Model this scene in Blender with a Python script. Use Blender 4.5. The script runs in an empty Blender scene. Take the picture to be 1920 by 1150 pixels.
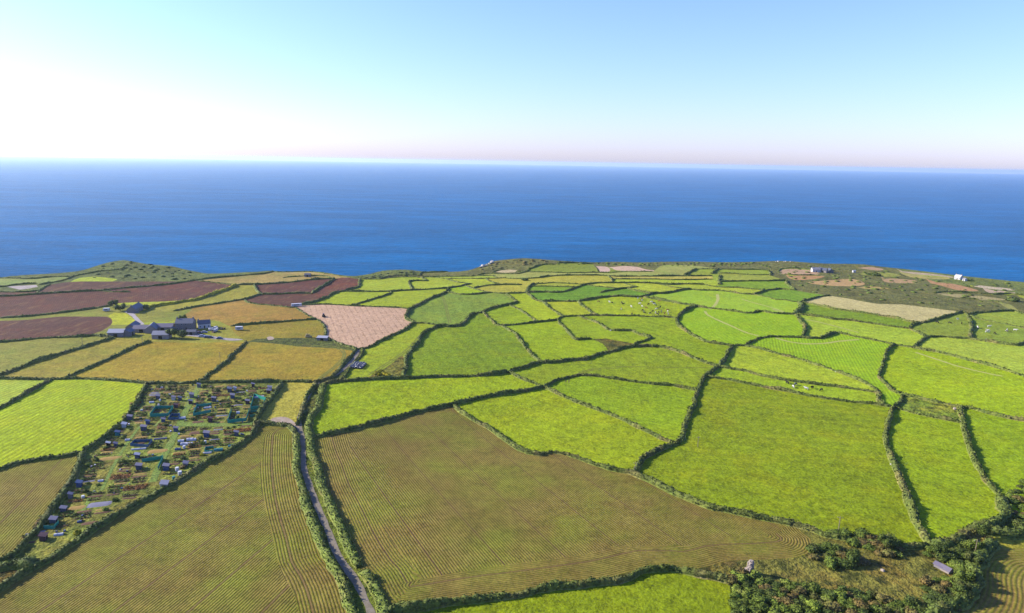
import bpy, bmesh, math, random
import numpy as np
from mathutils import Vector, Matrix, geometry, kdtree
R = random.Random(7)
rng = np.random.default_rng(7)
# ---------------------------------------------------------------- camera
CAM_H, FPX, ROLL, SEA_Z, SEA_R = 120.0, 1280.0, math.radians(1.01), -60.0, 40000.0
PITCH = math.atan((575 - 303) / FPX)
_f = np.array([0, math.cos(PITCH), -math.sin(PITCH)]); _r0 = np.array([1.0, 0, 0]); _u0 = np.array([0, math.sin(PITCH), math.cos(PITCH)])
_r = _r0 * math.cos(ROLL) + _u0 * math.sin(ROLL); _u = -_r0 * math.sin(ROLL) + _u0 * math.cos(ROLL)
SKY_STRENGTH, EXPOSURE, HAZE, HAZE_COL = .1, 1.3, 4.2e-5, (.6, .75, .85, 1)
SEA_A, SEA_B, SEA_SPEC = (.0, .056, .14, 1), (.0, .08, .195, 1), .001
# ---------------------------------------------------------------- scene, camera, sky, sun, exposure
scn = bpy.context.scene; COL = scn.collection
cam = bpy.data.cameras.new('camera'); cam.sensor_width = 36; cam.lens = 36 * FPX / 1920; cam.clip_start = 1; cam.clip_end = 200000
co = bpy.data.objects.new('camera', cam); COL.objects.link(co)
co.matrix_world = Matrix(((_r[0], _u[0], -_f[0], 0), (_r[1], _u[1], -_f[1], 0), (_r[2], _u[2], -_f[2], CAM_H), (0, 0, 0, 1)))
scn.camera = co
SUN_EL, SUN_AZ = math.radians(26), math.radians(-79)          # azimuth from straight ahead, negative = left
sd = np.array([math.sin(SUN_AZ) * math.cos(SUN_EL), math.cos(SUN_AZ) * math.cos(SUN_EL), math.sin(SUN_EL)])
world = bpy.data.worlds.new('World'); scn.world = world; world.use_nodes = True
wn = world.node_tree.nodes; bg = wn['Background']
sky = wn.new('ShaderNodeTexSky'); sky.sky_type = 'NISHITA'; sky.sun_disc = False
sky.sun_elevation = SUN_EL; sky.sun_rotation = SUN_AZ; sky.air_density = 1.2; sky.dust_density = .5; sky.ozone_density = 4.0; sky.altitude = 0
tn = wn.new('ShaderNodeVectorMath'); tn.operation = 'MULTIPLY'; tn.inputs[1].default_value = (.8, .825, 1.4)   # the photo's white balance, the same all over the sky
world.node_tree.links.new(sky.outputs[0], tn.inputs[0]); world.node_tree.links.new(tn.outputs[0], bg.inputs[0]); bg.inputs[1].default_value = SKY_STRENGTH
sun = bpy.data.lights.new('sun', 'SUN'); sun.energy = 5.0; sun.angle = math.radians(.5); sun.color = (1.0, .93, .82)
so = bpy.data.objects.new('sun', sun); COL.objects.link(so); so.rotation_euler = Vector(sd).to_track_quat('Z', 'Y').to_euler()
vs = scn.view_settings; vs.view_transform = 'Standard'; vs.look = 'None'; vs.gamma = 1; vs.use_curve_mapping = False; vs.exposure = EXPOSURE
scn.cycles.max_bounces = 6; scn.cycles.volume_bounces = 1; scn.cycles.use_denoising = True; scn.cycles.denoising_prefilter = 'NONE'
KALB = 2.45                                                      # how many times brighter than its base colour a sunlit flat surface shows
# ---------------------------------------------------------------- terrain
def bump(x, y, cx, cy, s, a, sy=None):
    return a * np.exp(-(((x - cx) / s) ** 2 + ((y - cy) / (sy or s)) ** 2))
def hgt(x, y):
    x = np.asarray(x, float); y = np.asarray(y, float)
    z = 1.6 * np.sin(x / 95 + .5) * np.cos(y / 120 + .3) + 1.2 * np.sin((x + y) / 140 + 1.1) + .7 * np.sin((x - 1.7 * y) / 63)
    z = z + bump(x, y, -435, 745, 75, 7) + bump(x, y, 15, 815, 70, 5) + bump(x, y, 310, 660, 120, 3)
    return z
def at(px, py, dz=0.0):
    """photo pixel -> point on the terrain (dz above it)"""
    px = np.asarray(px, float); py = np.asarray(py, float)
    a = (px - 960) / FPX; b = (575 - py) / FPX
    d = _f[:, None] + _r[:, None] * np.atleast_1d(a) + _u[:, None] * np.atleast_1d(b)
    z = np.zeros(d.shape[1])
    for _ in range(25):
        t = (z - CAM_H) / d[2]
        x, y = t * d[0], t * d[1]
        z = .5 * z + .5 * hgt(x, y)
    return np.stack([x, y, hgt(x, y) + dz], 1)
def topx(P):
    P = np.asarray(P, float); v = P - np.array([0, 0, CAM_H]); w = v @ _f
    return np.stack([960 + FPX * (v @ _r) / w, 575 - FPX * (v @ _u) / w], 1)
def gp(s):
    return at(*np.array([[float(c) for c in w.split(',')] for w in s.split()]).T)[:, :2]
def smooth(P, step):
    """Catmull-Rom through ground points, resampled at about step metres; the traced points stay on the curve"""
    P = np.asarray(P, float)
    if len(P) < 3:
        n = max(1, int(np.linalg.norm(P[-1] - P[0]) / step)); t = np.linspace(0, 1, n + 1)[:, None]
        return P[0] * (1 - t) + P[-1] * t
    Q = np.vstack([2 * P[0] - P[1], P, 2 * P[-1] - P[-2]]); out = []
    for i in range(1, len(Q) - 2):
        p0, p1, p2, p3 = Q[i - 1:i + 3]; L = np.linalg.norm(p2 - p1); n = max(1, int(round(L / step)))
        d0 = max(np.linalg.norm(p1 - p0), 1e-6) ** .5; d1 = max(L, 1e-6) ** .5; d2 = max(np.linalg.norm(p3 - p2), 1e-6) ** .5
        m1 = (p2 - p1) + d1 * ((p1 - p0) / d0 - (p2 - p0) / (d0 + d1)) / 1.0 * 0 + 0
        # centripetal tangents
        t1 = d1 * ((p1 - p0) / d0 - (p2 - p0) / (d0 + d1) + (p2 - p1) / d1)
        t2 = d1 * ((p2 - p1) / d1 - (p3 - p1) / (d1 + d2) + (p3 - p2) / d2)
        for k in range(n):
            t = k / n
            out.append((2*t**3-3*t*t+1)*p1 + (t**3-2*t*t+t)*t1 + (-2*t**3+3*t*t)*p2 + (t**3-t*t)*t2)
    out.append(P[-1])
    return np.array(out)
def arc(P):
    return np.concatenate([[0], np.cumsum(np.linalg.norm(np.diff(P[:, :2], axis=0), axis=1))])
def resample(P, step):
    s = arc(P); n = max(2, int(s[-1] / step) + 1); t = np.linspace(0, s[-1], n)
    return np.stack([np.interp(t, s, P[:, k]) for k in range(P.shape[1])], 1)
# ---------------------------------------------------------------- the field network, traced on the photo
HEDGES = [
('t', '-140,1170 0,1106 40,1081.2 64,1066 100,1046 140,1018.8 180,992.8 220,966.8 260,943.2 300,922 340,898 380,874 420,852 452,832 472,817.2 478,803.2 486,794.8 516,797.2 540,800 554,814'),
('L', '554,814 554.4,850 558,882 566.4,922 579.2,962 593.6,998 608,1042 624,1062 639.2,1090 651.2,1122 660,1150 698,1290'),
('t', '478,803.2 482,786 494,766 508,750 520,734 528,718.8'),
('m', '-140,716 0,711 82,712.5 175,711 230,716 285,720 375,718.7 480,717.5 560,717 586,718'),
('m', '-140,725 0,703.8 25,696.2 57.5,682.5 107.5,666.2 160,651.2 195,640 212.5,633.8'),
('m', '122.5,712 130,706.2 155,695 190,680 225,665 255,650 282.5,641.2'),
('m', '375,717.5 395,700 420,682.5 437.5,665 450,652.5 462.5,642.5'),
('m', '-140,808 0,766 24,754 52,738 76,724 96,716'),
('m', '276,717.2 260,750 240,776 220,802 196,822 172,838 154,850'),
('t', '154,850 148.8,870 138,898 116,930 92,966 64,1002 28,1038 0,1056 -140,1090'),
('T', '-140,1075 0,1065.2 32,1062 52,1062 72,1060'),
('m', '-140,900 0,882 36,870 80,862 120,856 154,850'),
('L', '608,720 600,742 596,766 582,786 578,806 580,822 585.6,850 595.2,878 604.8,914 618.8,946 632,978 644.8,1010 658.4,1038 675.2,1064'),
('L', '681.6,1072 690.4,1084 700.8,1104 711.2,1126 722.4,1150 765,1290'),
('t', '608,720 660,714 704,712 760,710 820,708 880,706 940,701.2 952,698'),
('t', '580,822 620,814 660,806 700,796 740,786 780,774.8 820,766 848,760 900,748 960,738 984,734.8 1020,726.8'),
('t', '848,760 864,774 888,788 912,804 940,820 968,838 992,850 1016,854 1016,852 1036,848 1064,852 1100,866 1140,880 1180,888 1208,900 1240,914 1272,930 1304,942 1336,954 1368,962 1408,970 1448,976 1488,984 1480,982 1520,992 1548,1004 1584,1012 1620,1014.8 1656,1024 1692,1028 1744,1026'),
('m', '952,698 984,714 1020,726.8'),
('m', '1020,726.8 1040,716 1068,708 1084,704 1120,706 1160,712 1200,718 1240,722 1272,726 1304.8,732'),
('m', '1020,726.8 1048,740 1080,754 1112,766 1140,776 1168,788 1200,804 1232,820 1264.8,832.8'),
('t', '1347.5,688 1335,697.5 1320,710 1308,734 1300,758 1290,786 1280,814 1267.2,832.8 1248,840 1224,850 1204,862 1192,878 1188,890'),
('m', '1347.5,688 1372.5,692.5 1397.5,697.5 1440,707.5 1490,716.2 1540,723 1590,728.8 1644,736.8'),
('m', '1322,705.2 1360,712 1400,720 1440,728 1480,734.8 1520,744 1560,750 1608,756 1640,758.8 1674,765.2'),
('t', '1674,765.2 1668,786 1660,810 1662,838 1672,862 1682,890 1696,922 1708,954 1720,982 1732,1006 1744,1026'),
('m', '1674,765.2 1708,774 1740,781.2 1772,788 1802,794'),
('t', '1800,764 1803.2,794 1812,822 1822,850 1834,878 1848,902 1864,922 1876,934'),
('m', '1375,648.8 1397.5,648.8 1422.5,653.8 1440,658.8 1472.5,667.5 1510,677.5 1540,687.5 1570,698.8 1600,708.8 1625,720 1640,728.8 1644.8,736.8 1648.8,754 1654,760.8'),
('m', '1677.5,647.5 1662.5,660 1657.5,675 1650,695 1650,710 1660,720 1672,732 1692,742 1720,748 1760,756 1800,764 1820,766 1852,776 1888,784 1920,790 2060,817'),
('m', '1692,742 1686,756 1674,765.2'),
('T', '1876,934 1882,954 1887.2,970 1868,988 1824,998 1800,1010 1776,1028 1744,1026'),
('T', '1824,998 1860,1000 1892,1006 1920,1002 2060,1005'),
('T', '1735,1290 1756,1150 1802,1134 1820,1114 1826,1090 1824,1066 1840,1040 1868,1022'),
('t', '722.4,1150 760,1146 800,1140.4 840,1134.4 880,1128.4 920,1122.8 960,1120 1000,1112 1040,1106 1080,1100 1120,1096 1160,1092 1184,1084 1200,1074 1232,1070 1272,1072 1312,1078 1344,1084 1368,1092'),
('m', '-140,650 0,642.5 25,640 62.5,636.2 100,633.8 150,632.5 175,630 212.5,633.8'),
('m', '-140,605 0,597 12,596.5 37,595 62,593 81,591 100,589 125,586 150,583 175,579 200,575 212,573'),
('m', '-140,563 0,556 25,555.6 56,553 75,552 100,550 125,548.7 150,547 187,546 212,547.5 245,548'),
('m', '187,546 220,542 257,539 295,536 326,532.5 345,529 364,526.5 382,524 407,521 432,519 465,516 494,514 512,509'),
('s', '68,550 75,545 80,541 87,537 95,534'),
('s', '-140,548 0,538 12,537.5 31,534 50,532.5 67,532 76,534 84,532 109,528 125,524 136,519 150,516 169,512 187,509 212,507 225,505.6 240,502'),
('s', '-140,556 0,547.5 22,548 56,547.5 72,545.6 80,541'),
('s', '-140,527 0,522 37,523 67,523 87,520.6 112,519 136,518'),
('s', '364,527.5 395,529.4 414,532 432,534 441,535'),
('g', '441,535 432,541 420,545 407,549 395,554 382,558 370,562 357,565 345,566 326,570 307,572.5 289,576 276,580'),
('m', '325,584 362,577 400,571 437,565 459,562 477,556 490,552.5'),
('m', '477,535 481,544 486,550 490,552.5'),
('m', '441,535 465,534 477,534.5 515,532 552,529 575,526 596,524 627,523'),
('m', '490,552.5 517,552.5 546,551 584,551'),
('t', '584,551 594,544 605,537.5 617,530 627,523'),
('t', '674,524 674,534 670,540 652,544 646,547 634,548 621,552 619,556 606,561 590,567 571,571 561,573'),
('s', '459,562 462,567 484,571 509,573 534,576 549,577 554,577'),
('s', '518,511 540,510.5 577,509.5 600,512 621,514.5 640,517.5'),
('s', '530,521 552,519 575,518 596,517 625,520'),
('m', '432,612 465,609 502,606 540,603 571,601 592,599'),
('s', '554,577 567,585 585,596 592,599 602,604 611,615 610,630 615,635 630,642 650,650 670,655'),
('s', '561,573 605,571 642,573 680,575 717,576 752,578 763,578'),
('t', '840,541 837,548 831,552 816,557 804,562 791,569 779,575 769,580 763,587 761,592 765,600 777,606'),
('m', '777,606 755,621 730,632 705,645 687,654 670,655'),
('s', '777,606 800,607 825,611 840,613'),
('t', '971,567.5 961,570.6 949,573 930,577 911,583 900,587 890,588 880,595 872,605 862,612 842,613.5 825,612.5 805,620 790,632 782,647 767,662 762,677 760,692 757.5,712'),
('m', '646,547 685,547.5 710,547.7 734,547.5 747,546 772,545 791,544 816,542.5 840,541 860,538 872,535 885,532.5'),
('m', '734,547.5 730,552 715,557.5 701,561 685,566 660,573.5'),
('s', '674,524 697,524 712,524 735,521 760,520 791,520.5'),
('m', '791,520.5 799,527.5 785,527 770,528 766,530 769,536 774,545'),
('s', '791,520.5 822,519 852,519 885,518.5 892,517.5'),
('s', '804,520 820,521 837,523.5 847,527 860,530 875,531 885,532.5'),
('s', '837,523.5 872,522.5 900,523 934,522.5 942,522 960,523 985,523 1005,522 1017,521 1029,521'),
('m', '712,521 747,517 785,515.6 791,511.5 810,511 840,511'),
('m', '837,548 860,552 880,553 892,552.5 911,550 924,549'),
('s', '872,535 885,541 900,545 917,548 924,549'),
('m', '887,540.6 899,538 917,535.6 942,534.6 979,534.6'),
('m', '924,549 936,550.6 952,551 967,551 987,549'),
('t', '987,549 990,541 996,535 1003,532.5'),
('s', '911,523 917,527 934,533 942,534.6'),
('m', '1010,522 1024,519 1042,517.5 1067,517 1092,516.5 1107,517 1120,517 1142,518'),
('s', '1003,532.5 1017,532 1036,530.6 1060,531.5 1097,534'),
('s', '993,538 1017,537 1036,537.5 1055,538 1084,539'),
('m', '987,549 1005,549 1024,548 1042,549 1057,548 1067,545 1080,540 1092,535.6 1097,534 1116,531.5 1150,531 1177,531 1190,530.6 1212,531 1231,532.5 1256,534 1287,533 1322,534'),
('m', '987,549 997,557.5 1006,564 1016,566 1030,577 1042,585.6 1055,595'),
('m', '948,551 957,557.5 965,564 971,567.5'),
('m', '1016,566 1036,565.6 1055,565.6 1083,565.5'),
('t', '1083,565.5 1105,563 1116,560 1137,557.5 1162,555.6 1187,557.5 1205,557.5 1212,555 1225,551 1244,551 1262,548 1281,544 1296,543'),
('m', '1083,565.5 1092,574 1105,584 1117,591 1123,592.5'),
('t', '1205,557.5 1225,561 1244,564 1256,566 1275,570 1307,575 1328,578.5'),
('t', '1307,575 1297,577.5 1285,584 1275,591 1269,597.5 1268,604 1272,610 1287,622 1305,632 1322,641 1347,646 1375,649'),
('m', '1123,592.5 1150,593 1187,593 1225,594 1260,596 1269,598'),
('m', '930,610 942,612 960,610 997,606 1040,601 1055,595 1080,593 1107,592 1123,592.5'),
('m', '905,588 910,591 920,600 930,610'),
('m', '954,573 970,579 985,589 1002,600 1005,605'),
('m', '942,612 955,620 965,624 975,640 990,657 1010,677 1017,681'),
('m', '1045,600 1052,609 1060,617 1070,630 1082,639 1110,636'),
('m', '1084,594 1110,602 1127,609 1140,619 1155,621 1185,621 1202,629 1220,634 1210,639 1192,644 1185,651'),
('t', '950,697 985,690 1010,681 1035,681 1065,677 1097,675 1122,666 1150,659 1175,652 1205,650 1235,651 1260,657 1285,666 1310,675 1347.5,688'),
('t', '1375,649 1365,662 1357,677 1347.5,688'),
('m', '1395,649 1415,640 1423,635 1443,632 1470,632.5 1503,633.5 1537,635'),
('t', '1537,636 1553,630 1570,624'),
('m', '1570,624 1580,626.5 1615,634 1652,641 1677,647 1702,651 1712,653'),
('t', '1738,633 1725,642 1712,653'),
('m', '1712,653 1752,660 1790,669 1827,679 1865,689 1890,696 1920,706 2060,738'),
('m', '1738,633 1765,632 1795,635 1815,636 1852,641 1877,645 1907,649 1925,641 2060,605'),
('m', '1738,633 1722,625 1705,617 1707,612 1727,606'),
('t', '1727,606 1747,601 1765,597 1772,594 1790,590 1805,585'),
('t', '1814,592 1820,607 1821,620 1818,636'),
('m', '1814,593.5 1840,600 1865,605 1890,610 1920,616 2060,638'),
('m', '1805,586 1814,592 1825,588 1852,586 1877,584 1902,584 1920,590 2060,612'),
('m', '1501,567 1527,572 1565,580 1602,585 1640,591 1677,597 1710,605 1727,606'),
('m', '1501,567 1522,561 1545,556 1557,555'),
('T', '1501,567 1503,575 1502,581 1494,587 1492,590'),
('m', '1492,590 1540,595 1560,599 1590,601 1627,606 1665,612 1705,617'),
('t', '1492,590 1502,605 1510,617 1506,628 1503,633.5'),
('m', '1328,578.5 1353,581 1378,585 1395,587.5 1413,588 1420,584 1428,584.5 1445,587.5 1462,589 1492,590'),
('m', '1296,543 1312,545 1348,545 1370,548 1392,552 1413,553'),
('t', '1413,553 1423,550 1435,545.5'),
('s', '1413,553 1437,557 1453,562 1470,562.5 1487,566 1501,567'),
('m', '1420,543.5 1435,545.5 1462,542.5 1490,544.5'),
('m', '1478,527 1473,530 1480,537 1490,544.5'),
('m', '1348,529 1378,528 1412,527.5 1445,527.5 1474,526.5'),
('t', '1351,517 1348,527 1349,534'),
('t', '1335,514 1342,508.5 1348,505'),
('s', '1348,505 1378,506 1413,506 1440,507.5'),
('s', '1343,512.5 1370,513 1395,515 1420,516 1443,516'),
('m', '1440,507.5 1445,517'),
('s', '1322,534 1335,537 1352,539 1387,540 1420,543.5'),
('m', '1142,518 1156,519 1200,518.5 1232,518.5 1262,518 1300,518 1336,518'),
('s', '1146,524 1187,524 1225,524 1262,525 1300,525 1338,524'),
('m', '1142,518 1145,523 1150,531'),
('s', '1145,512 1169,509.5 1194,509.5 1225,509.5'),
('t', '1282,517 1295,510 1305,505'),
('s', '1305,505 1348,505'),
('m', '1124,549 1141,546 1156,543 1175,541 1187,539 1200,538'),
('m', '1175,541 1194,546 1212,549 1225,551'),
('s', '1097,534 1116,537 1144,540 1165,542'),
('s', '1170,531.5 1181,535 1197,538'),
('s', '1231,532.5 1256,537.5 1281,541 1296,543'),
('m', '985,507 999,502.5 1011,498 1024,496 1042,497'),
('t', '1045,493.5 1070,493.5 1100,495 1112,495.5'),
('s', '968,510 1000,510.5 1030,511 1067,512 1117,511.5 1145,512'),
('s', '1115,499.5 1122,509'),
('s', '921,511 934,507.5 947,505.6'),
('s', '892,514 924,513.5 955,514 986,514'),
('s', '892,517.5 924,517.5 934,522.5'),
('m', '1750,547.5 1790,548 1825,550 1865,552.5 1890,551.5 1930,556 2060,566'),
('s', '1800,556.5 1835,560.5'),
('s', '1852,562.5 1880,566'),
('s', '1457,507 1470,504 1490,503.5 1522,506'),
('s', '1470,515.5 1505,516.5 1537,516'),
('m', '556,798.8 564,776 571.2,754 582,734 594,722 586,718'),
('m', '586,718 600,716.2 620,710 632.5,698 645,683 657.5,669.2 666.2,658 665,655.5'),
('s', '612,720 635,716.2 645,707.5 656.2,692.5 666.2,680 678.8,666.2 680,656.2 677.5,655'),
]
BOUNDS = [
'494,800 494,838 486,890 496,946 508,994 520,1050 532,1082 552,1114 560,1150 578,1290',
'652,808 660,850 676,914 696,954 716,990 756,1042 794,1086',
'720,1106 744,1098 794,1086 840,1076 880,1070 960,1058 960,1058 1040,1048 1108,1038 1152,1024 1240,1022 1300,1022 1336,1010 1380,1005.2 1420,1006 1456,1000 1480,984',
'732.8,1148.4 760,1141.2 800,1134.8 880,1120.8 920,1114.8 960,1110 1060,1096 1140,1084 1184,1072 1220,1064 1264,1064 1300,1068 1332,1062 1364,1052 1396,1051.2 1440,1050 1492,1046 1516,1038.8 1524.8,1026 1520,1010 1504,998 1492,985.2',
'1368,1092 1370,1114 1370,1150 1370,1290',
'1368,1092 1384,1082 1388,1080 1420,1084 1440,1090 1480,1098 1540,1104 1600,1110 1660,1120 1700,1128 1732,1138 1756,1150',
'1868,1022 1888,1029.2 1920,1028 2060,1030',
'1868,1022 1860,1000',
'205,574 220,569 240,567.5 295,566 332,564 370,561',
'245,548 270,549 307,552 345,554 365,555.5 382,558',
'68,550 80,541 95,534 119,530 150,528 187,528 240,528 282,528 338,528 356,527.5',
'132,528 150,521 175,519 200,521 220,524 212,527.5',
'-140,610 0,602 50,600 112,594 165,594 200,594 209,598 211,604 205,612 192,620 170,628 150,634 120,633',
'209,598 203,592 212,587 232,587 252,600 262,606 240,609 211,612',
'200,575 220,572 250,573 276,580',
'325,584 300,583 276,580',
'256,587 262,600 270,608 330,605 340,595 362,580',
'212,634 208,622 240,612 262,606 330,603 400,600 420,607 432,612',
'282,641 345,643 420,642 462,641',
'462,641 480,636 530,634 580,634 610,635',
'462,641 520,645 560,650 600,652 640,655 665,658',
'15,541 37,536 68,534.5 71,538 56,541 37,543.5 15,541',
'1557,555 1590,560 1615,565 1647,570 1690,571 1740,577 1795,584 1805,585',
'1115,499 1135,500 1143,509 1131,511 1122,509 1115,499',
'1146,501 1175,499 1194,500.6 1212,505.6 1227,507.5 1225,509.5 1195,509 1156,507 1146,501',
'924,510.8 947,506 970,507 966,510.6 942,511.5 924,510.8',
'1460,509 1470,505.5 1490,504.5 1522,507.5 1537,514 1515,516 1472,515 1460,509',
'1472,518 1505,517 1545,518 1522,524 1490,525 1472,518',
'1505,530 1552,526 1600,524 1622,532.5 1600,537 1552,535.5 1505,530',
'1607,502.5 1635,501 1657,505 1645,507.5 1607,502.5',
'1652,524 1670,522.5 1715,526 1710,531 1665,530 1652,524',
'1735,529 1777,531 1822,541 1835,546 1800,545 1765,536 1735,529',
'1817,532.5 1860,538 1902,542 1897,545 1852,541.5 1827,537.5 1817,532.5',
'1842,543 1877,545.5 1903,549 1890,554 1860,550.5 1842,543',
'1905,552 1930,556 1960,563 1920,560 1905,552',
'1752,550 1815,553 1887,562 1840,562 1790,557.5 1752,550',
'1870,566 1890,570 1908,584 1895,581 1870,566',
'1685,511 1720,515 1777,520 1775,524 1715,521 1685,511',
'1608,514 1640,511 1670,512 1690,517 1650,519 1608,514',
'1600,540 1635,537 1668,541 1640,542.5 1600,540',
'1678,508 1720,511 1775,517 1790,521 1740,518 1678,508',
'1110,636 1135,635 1165,640 1190,644',
'1110,636 1130,645 1141,658',
'512,509 530,513 560,512 600,514 640,518 674,524',
'1348,505 1300,498 1250,497 1228,506',
'677.5,710 705,700 730,685 755,667.5 762.5,677.5',
'485,718 505,717',
'554,814 556,798.8',
'674,1064 680,1072',
'580,822 554,814',
'1445,517 1460,522 1474,526.5',
'1336,518 1338,525 1349,534 1340,538',
'1490,544.5 1520,550 1557,555',
'1335,514 1330,518',
'1351,517 1343,512.5',
'554,577 561,573',
'627,523 640,521 660,521 674,524',
'584,551 596,556 606,561',
'212,634 240,633 282,641',
'432,612 440,625 462,641',
'1042,497 1045,493.5',
'1112,495.5 1115,499.5',
]
COAST = '-140,533 -40,525 0,520.6 19,518 50,515.6 87,513.7 125,511 150,508 175,500.6 200,493 231,488 251,491 282,496 320,499 345,505 370,510 389,513 420,512.7 460,510.5 477,510 502,508 527,509 565,508.7 590,509 621,513 640,516 665,518 680,516 695,513.7 716,508 747,506 772,506.5 795,509.4 829,509.6 860,509.4 879,507 897,501 911,495.6 925,490 949,487 980,484.4 1005,485.6 1036,488 1067,490 1111,492 1150,491 1200,492 1250,491 1300,490.6 1345,491.7 1420,490.8 1457,489.5 1480,490 1537,494 1620,496 1650,500 1700,505 1750,511 1783,515 1817,519 1867,524 1917,529 2060,539'
IB, IC, IS = 3, 6, 31
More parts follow.
